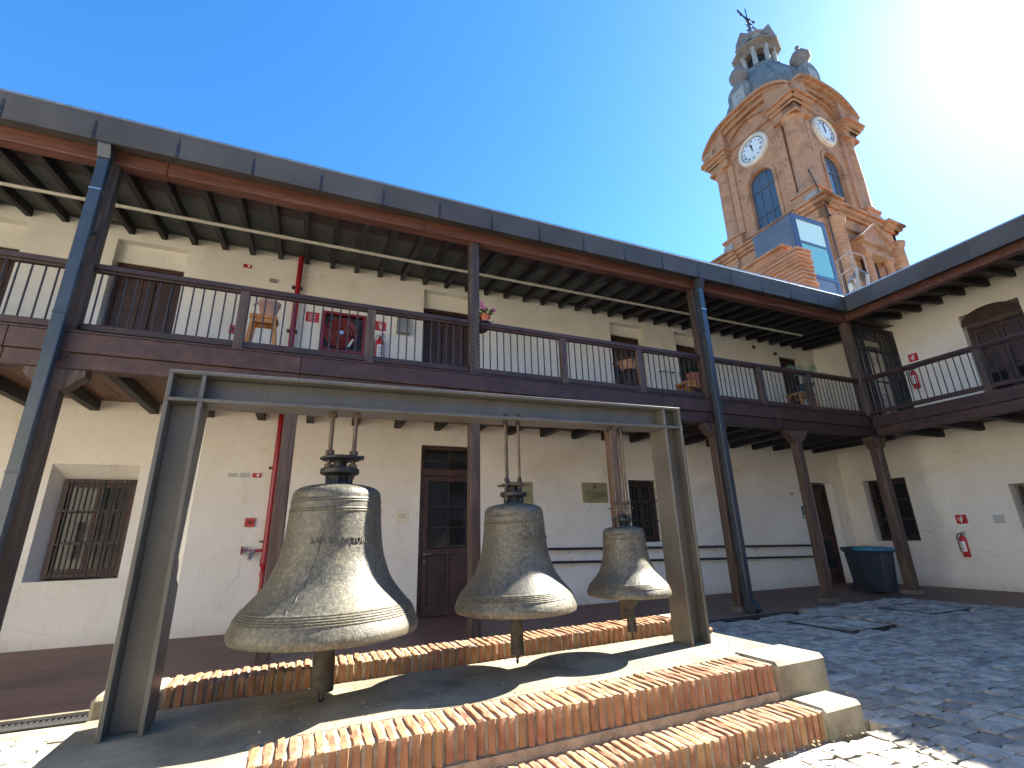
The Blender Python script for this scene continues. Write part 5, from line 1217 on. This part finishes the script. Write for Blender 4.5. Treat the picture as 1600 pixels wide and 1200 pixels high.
for s in (-1,1):
    m_=MB().tube([(s*.9,0,63.9),(s*1.15,0,64.05),(s*1.35,0,63.9),(s*1.15,0,63.75),(s*.9,0,63.9)],.09,5); link('cross_end',mesh_from('cross_end',m_,'iron',(0,0,-1.6)),cr)
    for z,q in ((61.5,.5),(62.3,.38),(63.3,.3)):
        for ax in (0,1):
            pts=[(s*q*math.sin(t)*(1 if ax else 0)+0,s*q*math.sin(t)*(0 if ax else 1),z+.35*math.cos(t)*1.0) for t in [i*math.pi/8 for i in range(9)]]; link('scroll',mesh_from('scroll',MB().tube(pts,.05,4),'iron',(0,0,-1.6)),cr)
link('vane',mesh_from('vane',MB().prism([(-1.7,64.5),(-1.0,64.2),(1.0,62.9),(1.5,62.9),(1.4,62.4),(.8,62.7),(-1.2,64.0),(-1.75,64.0)],-.04,.04),'iron',(0,0,-1.6)),cr)

# ---------------------------------------------------------------- glazed lift tower and ruined brick wall in front of the tower
t_=thing('glass_tower','blue grey clad box with tall glazing tinted as aqua reflection standing before the brick tower','building',(29.5,19,-1.6))
x0,x1,y0,y1,zt=27.9,31.15,17.5,20.6,20.0
part('side_panel',MB().box(x0,x0+.15,y0+.16,y1,-1.6,zt),'bluesteel',t_); part('back_wall',MB().box(x0+.15,x1,y1-.15,y1,-1.6,zt),'bluesteel',t_); part('right_wall',MB().box(x1-.15,x1,y0+.16,y1-.15,-1.6,zt),'bluesteel',t_)
fr=MB()
for q in ((x0,x0+.35,-1.6,zt),(x1-.30,x1,-1.6,zt),(x0+.35,x1-.30,zt-.25,zt),(x0+.35,x1-.3,15.4,15.65),(x0+.35,x1-.3,17.9,18.05)): fr.box(q[0],q[1],y0,y0+.15,q[2],q[3])
part('window_frame',fr,'boxframe',t_); part('lower_cladding',MB().box(x0+.35,x1-.3,y0+.04,y0+.15,-1.6,15.4),'bluesteel',t_)
part('glass_pane',MB().box(x0+.35,x1-.3,y0+.05,y0+.09,18.05,zt-.25),'glass_sky',t_); part('glass_pane',MB().box(x0+.35,x1-.3,y0+.05,y0+.09,15.65,17.9),'glass_reflect',t_)
part('mullion',MB().box(x0+.2,x0+.27,y0-.03,y0-.003,8,zt-.1),'boxframe',t_)
part('roof_cap',MB().box(x0-.03,x1+.03,y0-.03,y1+.03,zt+.002,zt+.06),'bluesteel',t_)
t_=thing('brick_ruin','ragged stub of thin orange brick courses rising behind the gallery roof','wall',(24.6,18,-1.6))
part('wall_core',MB().box(23.85,24.75,15.1,22,-1.6,14.9),'tbrick2',t_)
z=11.6; k=0
while z<15.0:
    j=[.08,.03,.10,.02,.06,.0][k%6]+rnd(-.02,.02); e=rnd(-.05,.08)+(.07 if (k//2)%2 else 0)
    part('brick_course',MB().box(23.85-j,24.85+e,15.1-j,22,z,z+.10),'trim',t_,bevel=.012); z+=.125; k+=1
part('brick_course',MB().box(23.8,24.3,15.9,22.1,15.0,15.45),'tbrick2',t_); part('coping',MB().box(23.65,24.45,15.75,22.2,15.455,15.6),'trim',t_)
part('wall_hole',MB().box(23.60,23.84,16.9,17.2,13.4,13.75),'blackpaint',t_)
# little open skylight on the roof behind the corner, with its wire guard
t_=thing('roof_hatch','small pale blue propped roof hatch behind the corner of the roofs','hatch',(24.5,13.5,9.2))
def AP(az,tan,r): a=R(az); return Vector((r*math.sin(a),r*math.cos(a),tan*r))
p1,p2,p3=AP(61.3,.428,28),AP(62.4,.452,28),AP(63.3,.434,28)
dv=Vector((1.1,.6,0)); part('hatch_lid',MB().add([p1,p2,p2+dv,p1+dv,p1-Vector((0,0,.12)),p2-Vector((0,0,.12)),p2+dv-Vector((0,0,.12)),p1+dv-Vector((0,0,.12))],[(0,1,2,3),(7,6,5,4),(0,4,5,1),(1,5,6,2),(2,6,7,3),(3,7,4,0)]),'bluesteel',t_)
part('hatch_lid',MB().add([p2,p3,p3+dv,p2+dv,p2-Vector((0,0,.12)),p3-Vector((0,0,.12)),p3+dv-Vector((0,0,.12)),p2+dv-Vector((0,0,.12))],[(0,1,2,3),(7,6,5,4),(0,4,5,1),(1,5,6,2),(2,6,7,3),(3,7,4,0)]),'bluesteel',t_)
for a,b in ((p2,AP(61.6,.33,28)),(p3-Vector((.2,0,.1)),AP(62.2,.33,28)),(AP(61.7,.44,28.3),AP(62.4,.33,28.3))): part('hatch_strut',MB().bar(a,b,.10,.14),'stonegrey',t_)
t_=thing('guard_rail','thin wire guard rail on the roof in front of the brick tower','rail',(28,15,9)); a,b,c=AP(60.9,.476,33),AP(62.2,.489,33),AP(63.2,.470,33)
for p,q in ((a,b),(b,c),(a-Vector((0,0,1.0)),b-Vector((0,0,1.0))),(a,a-Vector((0,0,5))),(b,b-Vector((0,0,5))),(c,c-Vector((0,0,5)))): part('rail_wire',MB().tube([p,q],.035,5),'stonegrey',t_)

# ---------------------------------------------------------------- scale the place to metres
done=set()
for o in bpy.data.objects:
    o.location=o.location*K
    if o.type=='MESH' and o.data.name not in done:
        done.add(o.data.name); o.data.transform(Matrix.Scale(K,4))
        if o.data.shape_keys: pass
print('objects',len(bpy.data.objects),'tris',sum(len(m.polygons) for m in bpy.data.meshes))
